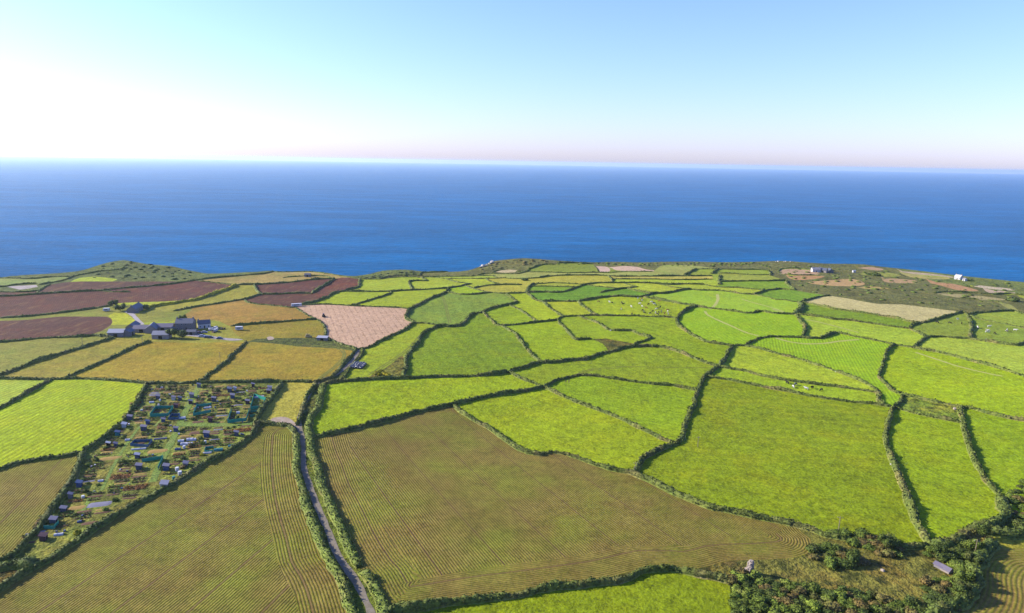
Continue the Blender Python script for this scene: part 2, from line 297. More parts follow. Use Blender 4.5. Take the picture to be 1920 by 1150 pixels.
# x, y, class, sunlit colour, description, optional row guide (two pixels = straight, more = rows follow the line), optional row spacing
SEEDS = [
(322,1036,'crop','#7a7a2e','the big striped crop field below the allotments','100,1110 380,926',.9),
(560,993,'crop','#80742f','the big striped crop field below the allotments','1290,268>',.9),
(962,936,'crop','#80703a','the wide brown crop field in the middle','688,930 784,1074',.9),
(961,1058,'crop','#86733c','the wide brown crop field in the middle','bottom>',.9),
(58,934,'crop','#87782f','the small striped crop field at the left edge','40,978 103,910',.9),
(119,785,'mown','#a2c415','the bright lime field beside the allotments','20,850 180,760',.9),
(32,730,'mown','#a4c53a','the small pale lime corner field','0,745 80,715',1.0),
(277,858,'allot','#96a23e','the allotments',None),
(24,1077,'rough','#86722f','the small dry corner below the allotments',None),
(537,760,'grass','#aab84a','the pale grass patch beside the lane',None),
(600,741,'verge','#78842f','the lane',None),
(627,1002,'verge','#7c8a2c','the lane',None),
(754,748,'grass','#90ba1a','the long bright field right of the lane',None),
(1057,804,'grass','#92ba1c','the bright green field over the brown crop',None),
(1187,756,'grass','#86b51c','the wedge field with mown lines','1000,700 1280,770',1.2),
(1174,691,'grass','#86ae22','the broad crescent field in the middle',None),
(1480,869,'lush','#8ca818','the largest olive green field',None),
(1764,897,'grass','#88b41a','the tall narrow green field',None),
(1874,869,'grass','#86b41a','the green field at the right edge',None),
(1496,726,'grass','#90bf28','the narrow cattle strip',None),
(1744,768,'rough','#93a834','the small rough yellow-green paddock',None),
(1788,716,'grass','#92c01a','the big bright field at the right',None),
(1477,692,'grass','#9cc632','the pale lime lens-shaped field',None),
(1573,672,'mown','#94c51e','the field of fine mowing lines','1560,640 1590,700',.7),
(1151,1121,'grass','#7fa31a','the bottom yellow-green field',None),
(1868,1094,'crop','#a58a4a','the curved crop rows in the corner','corner>',1.25),
(1581,1071,'rough','#8e8a3a','the dry rough ground around the stone stump',None),
(1517,1125,'scrub','#5a6a24','the gorse thicket',None),
(1893,1015,'grass','#a0b040','the small grass patch above the corner crop',None),
(338,623,'hay','#b0a83a','the farmyard',None),
(139,677,'hay','#b3a238','the first ochre strip from the left',None),
(75,657,'hay','#a5a03e','the olive pasture at the left edge',None),
(302,681,'hay','#bb9f2c','the wide ochre field below the farm',None),
(525,684,'hay','#bc9f30','the ochre field with curved wheel tracks',None),
(572,643,'scrub','#6d7430','the overgrown strip above the ochre field',None),
(527,620,'hay','#b0992f','the small yellow field beside the pink stubble',None),
(98,615,'plough','#6a4434','the lowest purple ploughed field','0,640 200,600',1.6),
(141,567,'plough','#714836','the long purple ploughed field','20,595 50,560',1.6),
(165,539,'plough','#714f3c','the upper grey-brown ploughed field','120,545 350,525',1.6),
(339,542,'plough','#754a3a','the red ploughed wedge','220,545 440,537',1.6),
(180,587,'hay','#a3a037','the margin between the ploughed fields',None),
(232,599,'grass','#a8c62c','the bright lawn by the upper farmhouse',None),
(286,570,'grass','#a2c42e','the thin bright strip behind the upper farmhouse',None),
(184,624,'hay','#a09c3a','the margin by the farm',None),
(402,560,'grass','#94a43a','the yellow-green field behind the farm',None),
(459,589,'hay','#c0953c','the orange field behind the farm',None),
(548,539,'plough','#704638','the broad red-brown ploughed field','490,550 590,530',1.6),
(632,539,'plough','#7a4a36','the small red ploughed field','590,555 650,525',1.6),
(533,563,'plough','#6b4532','the lower red-brown ploughed field','470,567 600,556',1.6),
(506,523,'hay','#c4a85a','the tan coastal pasture',None),
(574,512,'hay','#c6ae66','the tan clifftop strip',None),
(672,606,'stubble','#e4bb92','the pink stubble field','640,580 675,650',4.4),
(656,560,'grass','#98be26','the first bright field behind the stubble',None),
(758,561,'grass','#94ba26','the second bright field behind the stubble',None),
(724,535,'grass','#98bf30','the pale field below the clifftop scrub',None),
(815,533,'grass','#9abf32','the notched pale field',None),
(726,661,'grass','#90b624','the curving track field by the stubble',None),
(734,696,'rough','#8c8a34','the gorse corner',None),
(855,578,'lush','#86a83a','the mid green field with a track',None),
(878,659,'lush','#84a61c','the deep green field',None),
(308,515,'heath','#7f8a40','the left headland',None),
(58,527,'hay','#a3ab55','the pale pasture by the left headland',None),
(44,539,'stubble','#d6c6b8','the pale bare patch',None),
(176,524,'grass','#a0c838','the bright patch on the left headland',None),
(927,503,'heath','#868644','the rocky middle headland',None),
(876,520,'grass','#93b83a','the thin clifftop field',None),
(890,530,'grass','#9cc034','the small kite-shaped field',None),
(858,546,'grass','#8fc01e','the small bright triangle field',None),
(1012,531,'grass','#a5b844','the long pale field inland of the headland',None),
(950,509,'stubble','#dcc890','the cream patch on the headland',None),
(1143,512,'hay','#b9b858','the long pale strip under the pink patches',None),
(1042,541,'grass','#74a828','the dark green lens',None),
(1008,570,'grass','#9ac220','the slanting bright field',None),
(953,593,'grass','#8cb91e','the first small square field',None),
(1066,579,'grass','#a2c42a','the second small square field',None),
(1099,552,'grass','#6ba52a','the long dark green field',None),
(1041,643,'grass','#8dba16','the lime field in the centre',None),
(1118,621,'grass','#8bb61e','the tongue-shaped field',None),
(1152,646,'rough','#7d7a2c','the rough brown triangle',None),
(1247,631,'grass','#86b21c','the sweeping green field',None),
(1189,577,'grass','#96be20','the cattle field',None),
(1149,536,'grass','#a8c542','the upper pale sliver field',None),
(1226,541,'grass','#a4c838','the pale field with a bent hedge',None),
(1253,529,'grass','#a0c83a','the second long strip under the coast',None),
(1249,521,'grass','#b2bf58','the first long strip under the coast',None),
(1183,505,'stubble','#ecc6a2','the larger pink coastal patch',None),
(1130,505,'stubble','#e8c4a6','the smaller pink coastal patch',None),
(1080,505,'grass','#82a338','the dark green coastal field',None),
(1384,611,'mown','#94c51c','the rounded field with a pale track','1330,620 1420,590',.75),
(1368,566,'mown','#9ac832','the wide lime field with a pale track','1330,560 1480,580',1.0),
(1344,542,'grass','#a2c63a','the pale tapering field',None),
(1385,512,'grass','#8fb53a','the upper right coastal strip',None),
(1400,521,'grass','#96b444','the olive coastal field',None),
(1316,511,'grass','#8eb23a','the slanted coastal field',None),
(1419,535,'grass','#7cae2c','the dark field by the heath',None),
(1480,554,'grass','#72a82c','the green wedge by the pale strip',None),
(1611,621,'grass','#9ac83a','the long lime strip',None),
(1598,594,'grass','#78a62a','the narrow dark green strip',None),
(1656,580,'stubble','#e0d086','the long straw-coloured strip','1560,570 1720,595',5),
(1835,661,'grass','#9cc642','the lime field at the right edge',None),
(1774,614,'grass','#84a83a','the grazed field by the straw strip',None),
(1868,624,'grass','#84ac3a','the grazed field of white cattle',None),
(1879,597,'grass','#94bc40','the upper right edge field',None),
(1569,537,'heath','#8fa648','the dark heath',None),
(1507,521,'stubble','#d6a468','the second tan patch by the cottages',None),
(1497,511,'stubble','#d8b284','the first tan patch by the cottages',None),
(1575,531,'stubble','#d8b070','the large tan patch on the heath',None),
(1638,540,'stubble','#c9b060','the thin tan patch on the heath',None),
(1652,515,'grass','#93ac4e','the pale green patch by the cottages',None),
(1821,557,'stubble','#c2b272','the long pale patch on the heath',None),
(1684,527,'stubble','#cca872','the middle tan patch on the heath',None),
(1892,575,'hay','#b2ae58','the pale path across the heath',None),
(1635,504,'stubble','#d2ac80','the clifftop tan patch',None),
(1732,519,'grass','#a2b068','the pale green strip near the white house',None),
(1736,514,'stubble','#cdb890','the pale strip near the white house',None),
(1788,537,'stubble','#d0a06a','the orange patch below the white house',None),
(1873,548,'stubble','#dcc09a','the second pale patch by the white house',None),
(1865,540,'stubble','#dfcba0','the first pale patch by the white house',None),
(1832,529,'heath','#869244','the clifftop rough grass',None),
]
# ---------------------------------------------------------------- field network -> regions of the ground
def snap_ends(lines, tol_px=7.0):
    px = [topx(np.column_stack([l, hgt(l[:, 0], l[:, 1])])) for l in lines]
    for i, l in enumerate(lines):
        for e in (0, -1):
            best = (tol_px, None); p = px[i][e]
            for j, m in enumerate(lines):
                q = px[j]
                if j == i: continue
                a, b = q[:-1], q[1:]; ab = b - a
                t = np.clip(((p - a) * ab).sum(1) / np.maximum((ab ** 2).sum(1), 1e-9), 0, 1)
                c = a + ab * t[:, None]
                d = np.hypot((c - p)[:, 0] * .6, (c - p)[:, 1]); k = d.argmin()
                if d[k] < best[0]: best = (d[k], m[k] + (m[k + 1] - m[k]) * t[k])
            if best[1] is not None: l[e] = best[1]
HL = [gp(s) for c, s in HEDGES]; NL = [gp(s) for s in BOUNDS]; CO = gp(COAST)
HL = [smooth(p, 9.0) for p in HL]; NL = [smooth(p, 9.0) for p in NL]; CO = smooth(CO, 9.0)
snap_ends(HL + NL + [CO])
def cdt_ground():
    V, E = [], []
    def add(l, closed=False):
        b = len(V); V.extend(Vector((p[0], p[1])) for p in l)
        E.extend((b + i, b + i + 1) for i in range(len(l) - 1))
    for l in HL + NL: add(l)
    add(np.vstack([gp(s) for s in FRAME]))
    frame = np.array([[-2600., CO[0][1] + 60], [-2600, -900], [2600, -900], [2600, CO[-1][1] + 60]])
    add(np.vstack([[frame[0]], CO[::-1][::-1], [frame[3]]])); add(frame[[0, 1, 2, 3]])
    E.append((len(V) - 4, len(V) - 4))
    E.pop()
    # relief points
    cl = kdtree.KDTree(len(V)); [cl.insert((v.x, v.y, 0), i) for i, v in enumerate(V)]; cl.balance()
    for y in np.arange(60, 900, 15.0):
        w = 60 + .95 * y
        for x in np.arange(-w, w, 15.0):
            q = (x + R.uniform(-4, 4), y + R.uniform(-4, 4))
            if cl.find((q[0], q[1], 0))[2] > 7: V.append(Vector(q))
    for q in EXTRA_PTS:
        if cl.find((q[0], q[1], 0))[2] > 1.5: V.append(Vector((q[0], q[1])))
    v, e, f, _, oe, _ = geometry.delaunay_2d_cdt(V, E, [], 0, 1e-4)
    v = np.array([(a.x, a.y) for a in v]); f = np.array([t for t in f if len(t) == 3])
    wall = {tuple(sorted(a)) for a, o in zip(e, oe) if len(o)}
    em = {}
    for i, t in enumerate(f):
        for k in range(3): em.setdefault(tuple(sorted((int(t[k]), int(t[k - 2])))), []).append(i)
    nb = [[] for _ in f]
    for k, l in em.items():
        if len(l) == 2 and k not in wall: nb[l[0]].append(l[1]); nb[l[1]].append(l[0])
    reg = -np.ones(len(f), int); n = 0
    for i in range(len(f)):
        if reg[i] >= 0: continue
        st = [i]; reg[i] = n
        while st:
            a = st.pop()
            for b in nb[a]:
                if reg[b] < 0: reg[b] = n; st.append(b)
        n += 1
    return v, f, reg, n
# ---------------------------------------------------------------- small helpers
def lin(h):
    h = h.lstrip('#'); c = [int(h[i:i + 2], 16) / 255 for i in (0, 2, 4)]
    return [x / 12.92 if x <= .04045 else ((x + .055) / 1.055) ** 2.4 for x in c]
def alb(h, k=1.0, cap=.62):
    return tuple(min(cap, x * k / KALB) for x in lin(h)) + (1,)
def tag(o, label=None, cat=None, group=None, kind=None):
    for k, v in (('label', label), ('category', cat), ('group', group), ('kind', kind)):
        if v: o[k] = v
    return o
def link(o, parent=None):
    COL.objects.link(o)
    if parent is not None: o.parent = parent
    return o
def mesh(name, V, F, mat=None, smooth=False):
    me = bpy.data.meshes.new(name); V = np.asarray(V, np.float32)
    if isinstance(F, np.ndarray) and F.ndim == 2:
        n, k = F.shape
        me.vertices.add(len(V)); me.vertices.foreach_set('co', V.ravel())
        me.loops.add(n * k); me.loops.foreach_set('vertex_index', F.astype(np.int32).ravel())
        me.polygons.add(n); me.polygons.foreach_set('loop_start', np.arange(0, n * k, k, dtype=np.int32))
        me.update(calc_edges=True)
    else:
        me.from_pydata([tuple(map(float, v)) for v in V], [], [tuple(int(i) for i in f) for f in F]); me.update()
    if mat: me.materials.append(mat)
    if smooth: me.polygons.foreach_set('use_smooth', np.ones(len(me.polygons), bool))
    return me
def mk(name, V, F, mat=None, parent=None, smooth=False):
    return link(bpy.data.objects.new(name, mesh(name, V, F, mat, smooth)), parent)
def empty(name, loc, rz=0):
    o = bpy.data.objects.new(name, None); o.location = tuple(map(float, loc)); o.rotation_euler = (0, 0, rz); o.empty_display_size = .5
    return link(o)
KIDS = {}
def copy_tree(o, parent=None):
    c = o.copy(); COL.objects.link(c)
    if parent is not None: c.parent = parent
    for ch in [x for x in COL.objects if x.parent is o] if o.name not in KIDS else KIDS[o.name]: copy_tree(ch, c)
    return c
class MB:
    def __init__(s): s.v, s.f = [], []
    def add(s, V, F):
        b = len(s.v); s.v += [tuple(v) for v in V]; s.f += [tuple(b + i for i in f) for f in F]; return s
    def box(s, c, d, rz=0, taper=1.0):
        x, y, z = c; a, b, h = d[0] / 2, d[1] / 2, d[2]; ca, sa = math.cos(rz), math.sin(rz); V = []
        for k, t in ((0, 1), (h, taper)):
            for u, w in ((-a, -b), (a, -b), (a, b), (-a, b)): V.append((x + (u * ca - w * sa) * t, y + (u * sa + w * ca) * t, z + k))
        return s.add(V, [(3, 2, 1, 0), (4, 5, 6, 7), (0, 1, 5, 4), (1, 2, 6, 5), (2, 3, 7, 6), (3, 0, 4, 7)])
    def tube(s, p, q, r0, r1=None, n=6):
        p, q = Vector(p), Vector(q); r1 = r0 if r1 is None else r1; w = (q - p).normalized()
        u = w.orthogonal().normalized(); t = w.cross(u); V = []
        for c, r in ((p, r0), (q, r1)):
            V += [c + (u * math.cos(6.2832 * i / n) + t * math.sin(6.2832 * i / n)) * r for i in range(n)]
        return s.add(V, [(i, (i + 1) % n, n + (i + 1) % n, n + i) for i in range(n)] + [tuple(range(n))[::-1], tuple(range(n, 2 * n))])
    def mk(s, name, mat, parent=None, smooth=False): return mk(name, s.v, s.f, mat, parent, smooth)
# ---------------------------------------------------------------- materials
class NT:
    def __init__(s, name):
        s.m = bpy.data.materials.new(name); s.m.use_nodes = True; s.t = s.m.node_tree; s.n = s.t.nodes; s.b = s.n['Principled BSDF']
    def l(s, a, b): s.t.links.new(a, b)
    def put(s, sock, v):
        if isinstance(v, (int, float)): sock.default_value = v
        elif isinstance(v, (tuple, list)): sock.default_value = v[:3] if sock.type == 'VECTOR' else v
        else: s.l(v, sock)
    def math(s, op, a, b=0.0, c=None):
        n = s.n.new('ShaderNodeMath'); n.operation = op; s.put(n.inputs[0], a); s.put(n.inputs[1], b)
        if c is not None: s.put(n.inputs[2], c)
        return n.outputs[0]
    def noise(s, vec, sc, det=2.0, rough=.5, off=0.0, stretch=None):
        if stretch or off:
            mp = s.n.new('ShaderNodeMapping'); s.l(vec, mp.inputs[0]); mp.inputs['Location'].default_value = (off, off * 1.7, 0)
            if stretch: mp.inputs['Rotation'].default_value = (0, 0, stretch[1]); mp.inputs['Scale'].default_value = (1, stretch[0], 1)
            vec = mp.outputs[0]
        n = s.n.new('ShaderNodeTexNoise'); s.l(vec, n.inputs['Vector']); n.inputs['Scale'].default_value = sc; n.inputs['Detail'].default_value = det; n.inputs['Roughness'].default_value = rough
        return n.outputs['Fac']
    def ramp(s, f, a, b):
        n = s.n.new('ShaderNodeMapRange'); n.interpolation_type = 'SMOOTHSTEP'; s.put(n.inputs[0], f); n.inputs[1].default_value = a; n.inputs[2].default_value = b
        return n.outputs[0]
    def mix(s, f, a, b, mode='MIX'):
        n = s.n.new('ShaderNodeMix'); n.data_type = 'RGBA'; n.blend_type = mode; s.put(n.inputs[0], f); s.put(n.inputs[6], a); s.put(n.inputs[7], b)
        return n.outputs[2]
    def scale(s, col, f):
        n = s.n.new('ShaderNodeVectorMath'); n.operation = 'SCALE'; s.put(n.inputs[0], col); s.put(n.inputs['Scale'], f); return n.outputs[0]
    def pos(s): return s.n.new('ShaderNodeNewGeometry').outputs['Position']
    def obpos(s): return s.n.new('ShaderNodeTexCoord').outputs['Object']
    def info(s, k): return s.n.new('ShaderNodeObjectInfo').outputs[k]
    def attr(s, k):
        n = s.n.new('ShaderNodeAttribute'); n.attribute_name = k; return n.outputs['Fac']
    def bump(s, h, dist, st=1.0):
        n = s.n.new('ShaderNodeBump'); s.l(h, n.inputs['Height']); n.inputs['Distance'].default_value = dist; n.inputs['Strength'].default_value = st
        s.l(n.outputs[0], s.b.inputs['Normal'])
    def out(s, col, rough=.9, spec=.15):
        s.put(s.b.inputs['Base Color'], col); s.put(s.b.inputs['Roughness'], rough); s.b.inputs['Specular IOR Level'].default_value = spec; return s.m
def field_material(kind):
    t = NT('field_' + kind); P = t.pos(); base = t.info('Color'); rnd = t.info('Random')
    big = t.noise(P, 1 / 38, 3, .55); med = t.noise(P, 1 / 9, 3, .6, 31); fine = t.noise(P, 1 / 1.3, 3, .65, 77); mid2 = t.noise(P, 1 / 3.6, 2, .6, 12)
    k = dict(grass=(.34, .26, .75), lush=(.42, .22, .8), mown=(.22, .2, .55), hay=(.4, .35, .7), rough=(.6, .6, .9), verge=(.5, .5, .9), scrub=(.7, .8, 1.0), heath=(.75, .8, .9), plough=(.3, .3, .7), stubble=(.2, .25, .5), crop=(.3, .35, .6), allot=(.6, .7, .9))[kind]
    # overall tone: patches, clumps, grain
    v = t.math('ADD', t.math('MULTIPLY', t.math('SUBTRACT', big, .5), k[0] * 1.6), t.math('MULTIPLY', t.math('SUBTRACT', med, .5), k[1] * 1.5))
    v = t.math('ADD', v, t.math('MULTIPLY', t.math('SUBTRACT', fine, .5), k[2] * 2.0)); v = t.math('ADD', v, t.math('MULTIPLY', t.math('SUBTRACT', mid2, .5), k[2] * 1.3)); v = t.math('ADD', v, t.math('MULTIPLY', t.math('SUBTRACT', t.noise(P, 1 / .55, 1, .5, 19), .5), k[2] * 1.2))
    v = t.math('MAXIMUM', t.math('ADD', v, 1.0), .25)
    col = t.scale(base, v)
    yel = {'grass': (1.14, 1.0, .85, 1), 'lush': (1.2, 1.0, .8, 1), 'mown': (1.2, 1.02, 1, 1), 'hay': (.72, .95, .7, 1), 'rough': (1.5, .95, 1.0, 1), 'verge': (1.3, .95, .9, 1), 'scrub': (.75, .85, .7, 1), 'heath': (1.12, .95, .8, 1),
           'plough': (1.35, 1.05, .7, 1), 'stubble': (1.0, 1.02, 1.0, 1), 'crop': (1.05, .95, 1.0, 1), 'allot': (1.3, .8, 1.0, 1)}[kind]
    hue = t.ramp(t.noise(P, 1 / 21, 4, .6, 140), .42, .68)
    col = t.mix(t.math('MULTIPLY', hue, .65), col, t.mix(1.0, col, yel, 'MULTIPLY'))
    height = t.math('ADD', fine, t.math('MULTIPLY', mid2, 1.2)); bd = .35
    if kind in ('grass', 'lush', 'mown'):
        # wheelings and old mowing passes, faint
        row = t.attr('row'); w = t.noise(P, 1 / 60, 2, .5, 9)
        st = t.math('SINE', t.math('MULTIPLY', row, 2.2))
        col = t.scale(col, t.math('ADD', 1.0, t.math('MULTIPLY', st, .05 if kind != 'mown' else .16)))
        spot = t.ramp(t.noise(P, 1 / 2.4, 2, .5, 200), .62, .72)
        col = t.mix(t.math('MULTIPLY', spot, .45), col, t.mix(1.0, col, (.6, .72, .7, 1), 'MULTIPLY'))
    if kind == 'crop':
        row = t.attr('row'); wob = t.math('MULTIPLY', t.math('SUBTRACT', t.noise(P, 1 / 1.1, 2, .6, 55), .5), 2.4)
        s = t.math('SINE', t.math('ADD', t.math('MULTIPLY', row, 6.2832), wob))
        grow = t.noise(P, 1 / 24, 4, .62, 300)
        leaf = t.ramp(t.math('ADD', s, t.math('MULTIPLY', t.math('SUBTRACT', grow, .5), 3.4)), -2.1, 1.3)
        soil = t.mix(t.ramp(t.noise(P, 1 / 14, 3, .6, 410), .35, .7), alb('#9d7f44', 1.04), alb('#aa944c', 1.04))
        green = t.mix(t.ramp(grow, .35, .7), alb('#868220', 1.03), alb('#8f9e20', 1.03))
        col = t.mix(leaf, t.scale(soil, v), t.mix(.35, t.scale(green, v), t.scale(base, v)))
        tram = t.math('ABSOLUTE', t.math('SUBTRACT', t.math('FRACT', t.math('DIVIDE', row, 21.0)), .5))
        col = t.mix(t.math('MULTIPLY', t.math('LESS_THAN', tram, .016), .55), col, alb('#7d5a44'))
        height = t.math('ADD', t.math('MULTIPLY', s, .35), fine); bd = .16
    if kind == 'plough':
        row = t.attr('row'); s = t.math('SINE', t.math('ADD', t.math('MULTIPLY', row, 6.2832), t.math('MULTIPLY', med, 4)))
        col = t.scale(col, t.math('ADD', 1.0, t.math('MULTIPLY', s, .14)))
        col = t.mix(t.math('MULTIPLY', t.ramp(t.noise(P, 1 / 5, 4, .7, 77, (.25, 1.1)), .5, .72), .6), col, alb('#a5834c'))
    if kind == 'stubble':
        row = t.attr('row'); s = t.math('SINE', t.math('ADD', t.math('MULTIPLY', row, 6.2832), t.math('MULTIPLY', t.math('SUBTRACT', t.noise(P, .4, 2), .5), 1.6)))
        dash = t.math('MULTIPLY', t.ramp(s, .55, .95), t.ramp(t.noise(P, 1 / 2.2, 2, .6, 61), .4, .6))
        col = t.mix(t.math('MULTIPLY', dash, .62), col, t.mix(1.0, col, (.5, .45, .42, 1), 'MULTIPLY'))
        col = t.mix(t.math('MULTIPLY', t.ramp(s, -1, -.4), .12), t.scale(col, 1.06), col)
    if kind == 'hay':
        st = t.noise(P, 1 / 3.2, 4, .7, 5, (.3, .6)); col = t.mix(t.math('MULTIPLY', t.ramp(st, .45, .7), .35), col, t.mix(1.0, col, (.8, .95, .75, 1), 'MULTIPLY'))
    if kind in ('heath', 'scrub', 'rough', 'verge', 'allot'):
        c = t.ramp(t.noise(P, 1 / 5.5, 5, .68, 501), .47, .62); col = t.mix(t.math('MULTIPLY', c, {'heath': .34, 'allot': .35}.get(kind, .75)), col, alb('#34401c', 1.1))
        c2 = t.ramp(t.noise(P, 1 / 13, 4, .6, 731), .55, .72); col = t.mix(t.math('MULTIPLY', c2, .06 if kind == 'heath' else .5), col, alb('#8f6f3c'))
        height = t.math('ADD', height, t.math('MULTIPLY', t.noise(P, 1 / 5.5, 4, .65, 501), 2.0)); bd = .7
    t.bump(height, bd); return t.out(col, .95, .08)
FM = {k: field_material(k) for k in ('grass', 'lush', 'mown', 'hay', 'rough', 'verge', 'scrub', 'heath', 'plough', 'stubble', 'crop', 'allot')}
def leafy(name, cols, dark=.5, sc=1.0, spec=.15):
    """foliage: hue drifts along the plant, every clump of leaves a little different"""
    t = NT(name); P = t.pos(); a = t.ramp(t.noise(P, sc / 7, 3, .6), .35, .65); b = t.ramp(t.noise(P, sc / 1.2, 2, .6, 40), .3, .7); c = t.ramp(t.noise(P, sc / 16, 3, .6, 90), .5, .7)
    col = t.mix(a, alb(cols[0]), alb(cols[1])); col = t.mix(t.math('MULTIPLY', c, .7), col, alb(cols[2])); col = t.scale(col, t.math('ADD', dark, t.math('MULTIPLY', b, 1.25 - dark * .5)))
    t.bump(t.noise(P, 1.6, 3, .7, 8), .25); return t.out(col, .8, spec)
M_HEDGE = leafy('hedge_leaves', ('#7f8a3a', '#66762f', '#978a50')); M_BANK = leafy('hedge_bank', ('#8f9440', '#7b8a34', '#a5935a'), .7)
M_LANEHEDGE = leafy('lane_hedge_leaves', ('#8a9c3c', '#768632', '#9a984a')); M_DARKHEDGE = leafy('dark_hedge_leaves', ('#687a30', '#76863a', '#86783f')); M_GORSE = leafy('gorse_flowers', ('#d0c018', '#a8a822', '#6c7a24'), .7)
def plain(name, col, rough=.8, spec=.3, var=.25, sc=1.5, bump=.02, metal=0):
    t = NT(name); P = t.obpos(); n = t.noise(P, sc, 4, .6); n2 = t.noise(P, sc / 6, 3, .6, 30)
    c = t.scale(alb(col, cap=.8), t.math('ADD', 1 - var, t.math('ADD', t.math('MULTIPLY', n, var), t.math('MULTIPLY', n2, var))))
    if bump: t.bump(n, bump)
    t.b.inputs['Metallic'].default_value = metal; return t.out(c, rough, spec)
# ---------------------------------------------------------------- ground and fields
def dist_line(Pt, L):
    a, b = L[:-1], L[1:]; ab = b - a; best = np.full(len(Pt), 1e9)
    for p, d in zip(a, ab):
        t = np.clip(((Pt - p) @ d) / max(d @ d, 1e-9), 0, 1); best = np.minimum(best, np.hypot(*(Pt - p - t[:, None] * d).T))
    return best
GUIDE = {'1290,268>': [HL[1]], 'bottom>': [HL[13], HL[12], NL[IB]], 'corner>': [smooth(gp('1700,1330 1735,1250 1770,1180 1802,1134 1820,1112 1827,1090 1826,1068 1836,1046 1856,1032 1885,1028 1920,1030 2060,1036'), 3.0)]}
EXTRA_PTS = []
for key, s, e, far in (('1290,268>', 1, 40, 1), ('bottom>', 1, 38, 1), ('corner>', 1, 50, 0)):
    for L in GUIDE[key]:
        L = resample(L, 4.0 if far else 2.4); d = np.gradient(L, axis=0); d /= np.linalg.norm(d, axis=1)[:, None] + 1e-9; nn = np.stack([-d[:, 1], d[:, 0]], 1)
        for off in np.arange(-e, e + 1, 4.0 if far else 2.4): EXTRA_PTS += [tuple(q) for q in L + nn * off]
FRAME = ['-110,500 -110,1000 -110,1270 700,1270 1300,1270 2030,1270 2030,1000 2030,500']
GV, GF, REG, NREG = cdt_ground()
GZ = hgt(GV[:, 0], GV[:, 1]); CEN = GV[GF].mean(1)
kd = kdtree.KDTree(len(CEN)); [kd.insert((c[0], c[1], 0), i) for i, c in enumerate(CEN)]; kd.balance()
def region_at(q):
    """region holding ground point q (nearest triangle that contains it)"""
    for _, i, _ in kd.find_n((q[0], q[1], 0), 14):
        a, b, c = GV[GF[i]]
        s1 = (b[0]-a[0])*(q[1]-a[1])-(b[1]-a[1])*(q[0]-a[0]); s2 = (c[0]-b[0])*(q[1]-b[1])-(c[1]-b[1])*(q[0]-b[0]); s3 = (a[0]-c[0])*(q[1]-c[1])-(a[1]-c[1])*(q[0]-c[0])
        if (s1 >= 0) == (s2 >= 0) == (s3 >= 0): return REG[i]
    return REG[kd.find((q[0], q[1], 0))[1]]
INFO = {}
for s in SEEDS:
    r = region_at(at([s[0]], [s[1]])[0])
    if r not in INFO: INFO[r] = s
NAMES = dict(grass='grass_field', lush='grass_field', mown='mown_field', hay='hay_field', rough='rough_ground', verge='road_verge', scrub='scrub_ground', heath='heath_ground', plough='ploughed_field', stubble='stubble_field', crop='crop_field', allot='allotment_ground')
_px = topx(np.column_stack([CEN, hgt(CEN[:, 0], CEN[:, 1])])); _dep = (np.column_stack([CEN, np.full(len(CEN), -CAM_H)]) @ _f)
SEA_REG = region_at((0, 1500.0)) if CO[:, 1].max() < 1400 else -1
for r in range(NREG):
    idx = np.where(REG == r)[0]
    cpx = CEN[idx]
    # land only: nearer than the coastline at that bearing
    mid = cpx.mean(0)
    if r == REG[kd.find((0, CO[:, 1].max() + 40, 0))[1]] : continue
    s = INFO.get(r)
    if s is None:
        area = .5 * abs(np.cross(GV[GF[idx]][:, 1] - GV[GF[idx]][:, 0], GV[GF[idx]][:, 2] - GV[GF[idx]][:, 0])).sum()
        q = topx([[mid[0], mid[1], 0]])[0]; s = (0, 0, 'grass', R.choice(['#93b62e', '#8db024', '#9cba3a']), None, None)
        if area > 40: print('unseeded region', r, q.round(), round(area))
    u, inv = np.unique(GF[idx], return_inverse=True)
    tri = inv.reshape(-1, 3); V = np.column_stack([GV[u], GZ[u]])
    a = V[tri[:, 0]]; nz = np.cross(V[tri[:, 1], :2] - a[:, :2], V[tri[:, 2], :2] - a[:, :2]); tri[nz < 0] = tri[nz < 0][:, ::-1]
    if s[4] is None: nm = 'ground'
    else: nm = NAMES[s[2]]
    o = mk(nm, V, tri, FM[s[2]], None, True); o['kind'] = 'structure'
    w_ = dict(grass=(1.44, 1.07, .9), lush=(1.16, 1.02, .9), mown=(1.25, 1.05, 1.0)).get(s[2], (1, 1, 1)); c = alb(s[3]); c = (c[0] * w_[0], c[1] * w_[1], c[2] * w_[2], 1); o.color = c
    # rows: metres across the rows / spacing
    guide = s[5] if len(s) > 5 else None; sp = s[6] if len(s) > 6 else 3.0
    if guide in GUIDE: row = np.min([dist_line(V[:, :2], L) for L in GUIDE[guide]], axis=0) / sp
    else:
        if guide: g = gp(guide); d = g[1] - g[0]
        else: a_ = (r * 2.399) % 3.14; d = np.array([math.cos(a_), math.sin(a_)])
        d = d / np.linalg.norm(d); row = (V[:, 0] * -d[1] + V[:, 1] * d[0]) / sp
    at_ = o.data.attributes.new('row', 'FLOAT', 'POINT'); at_.data.foreach_set('value', row.astype(np.float32))
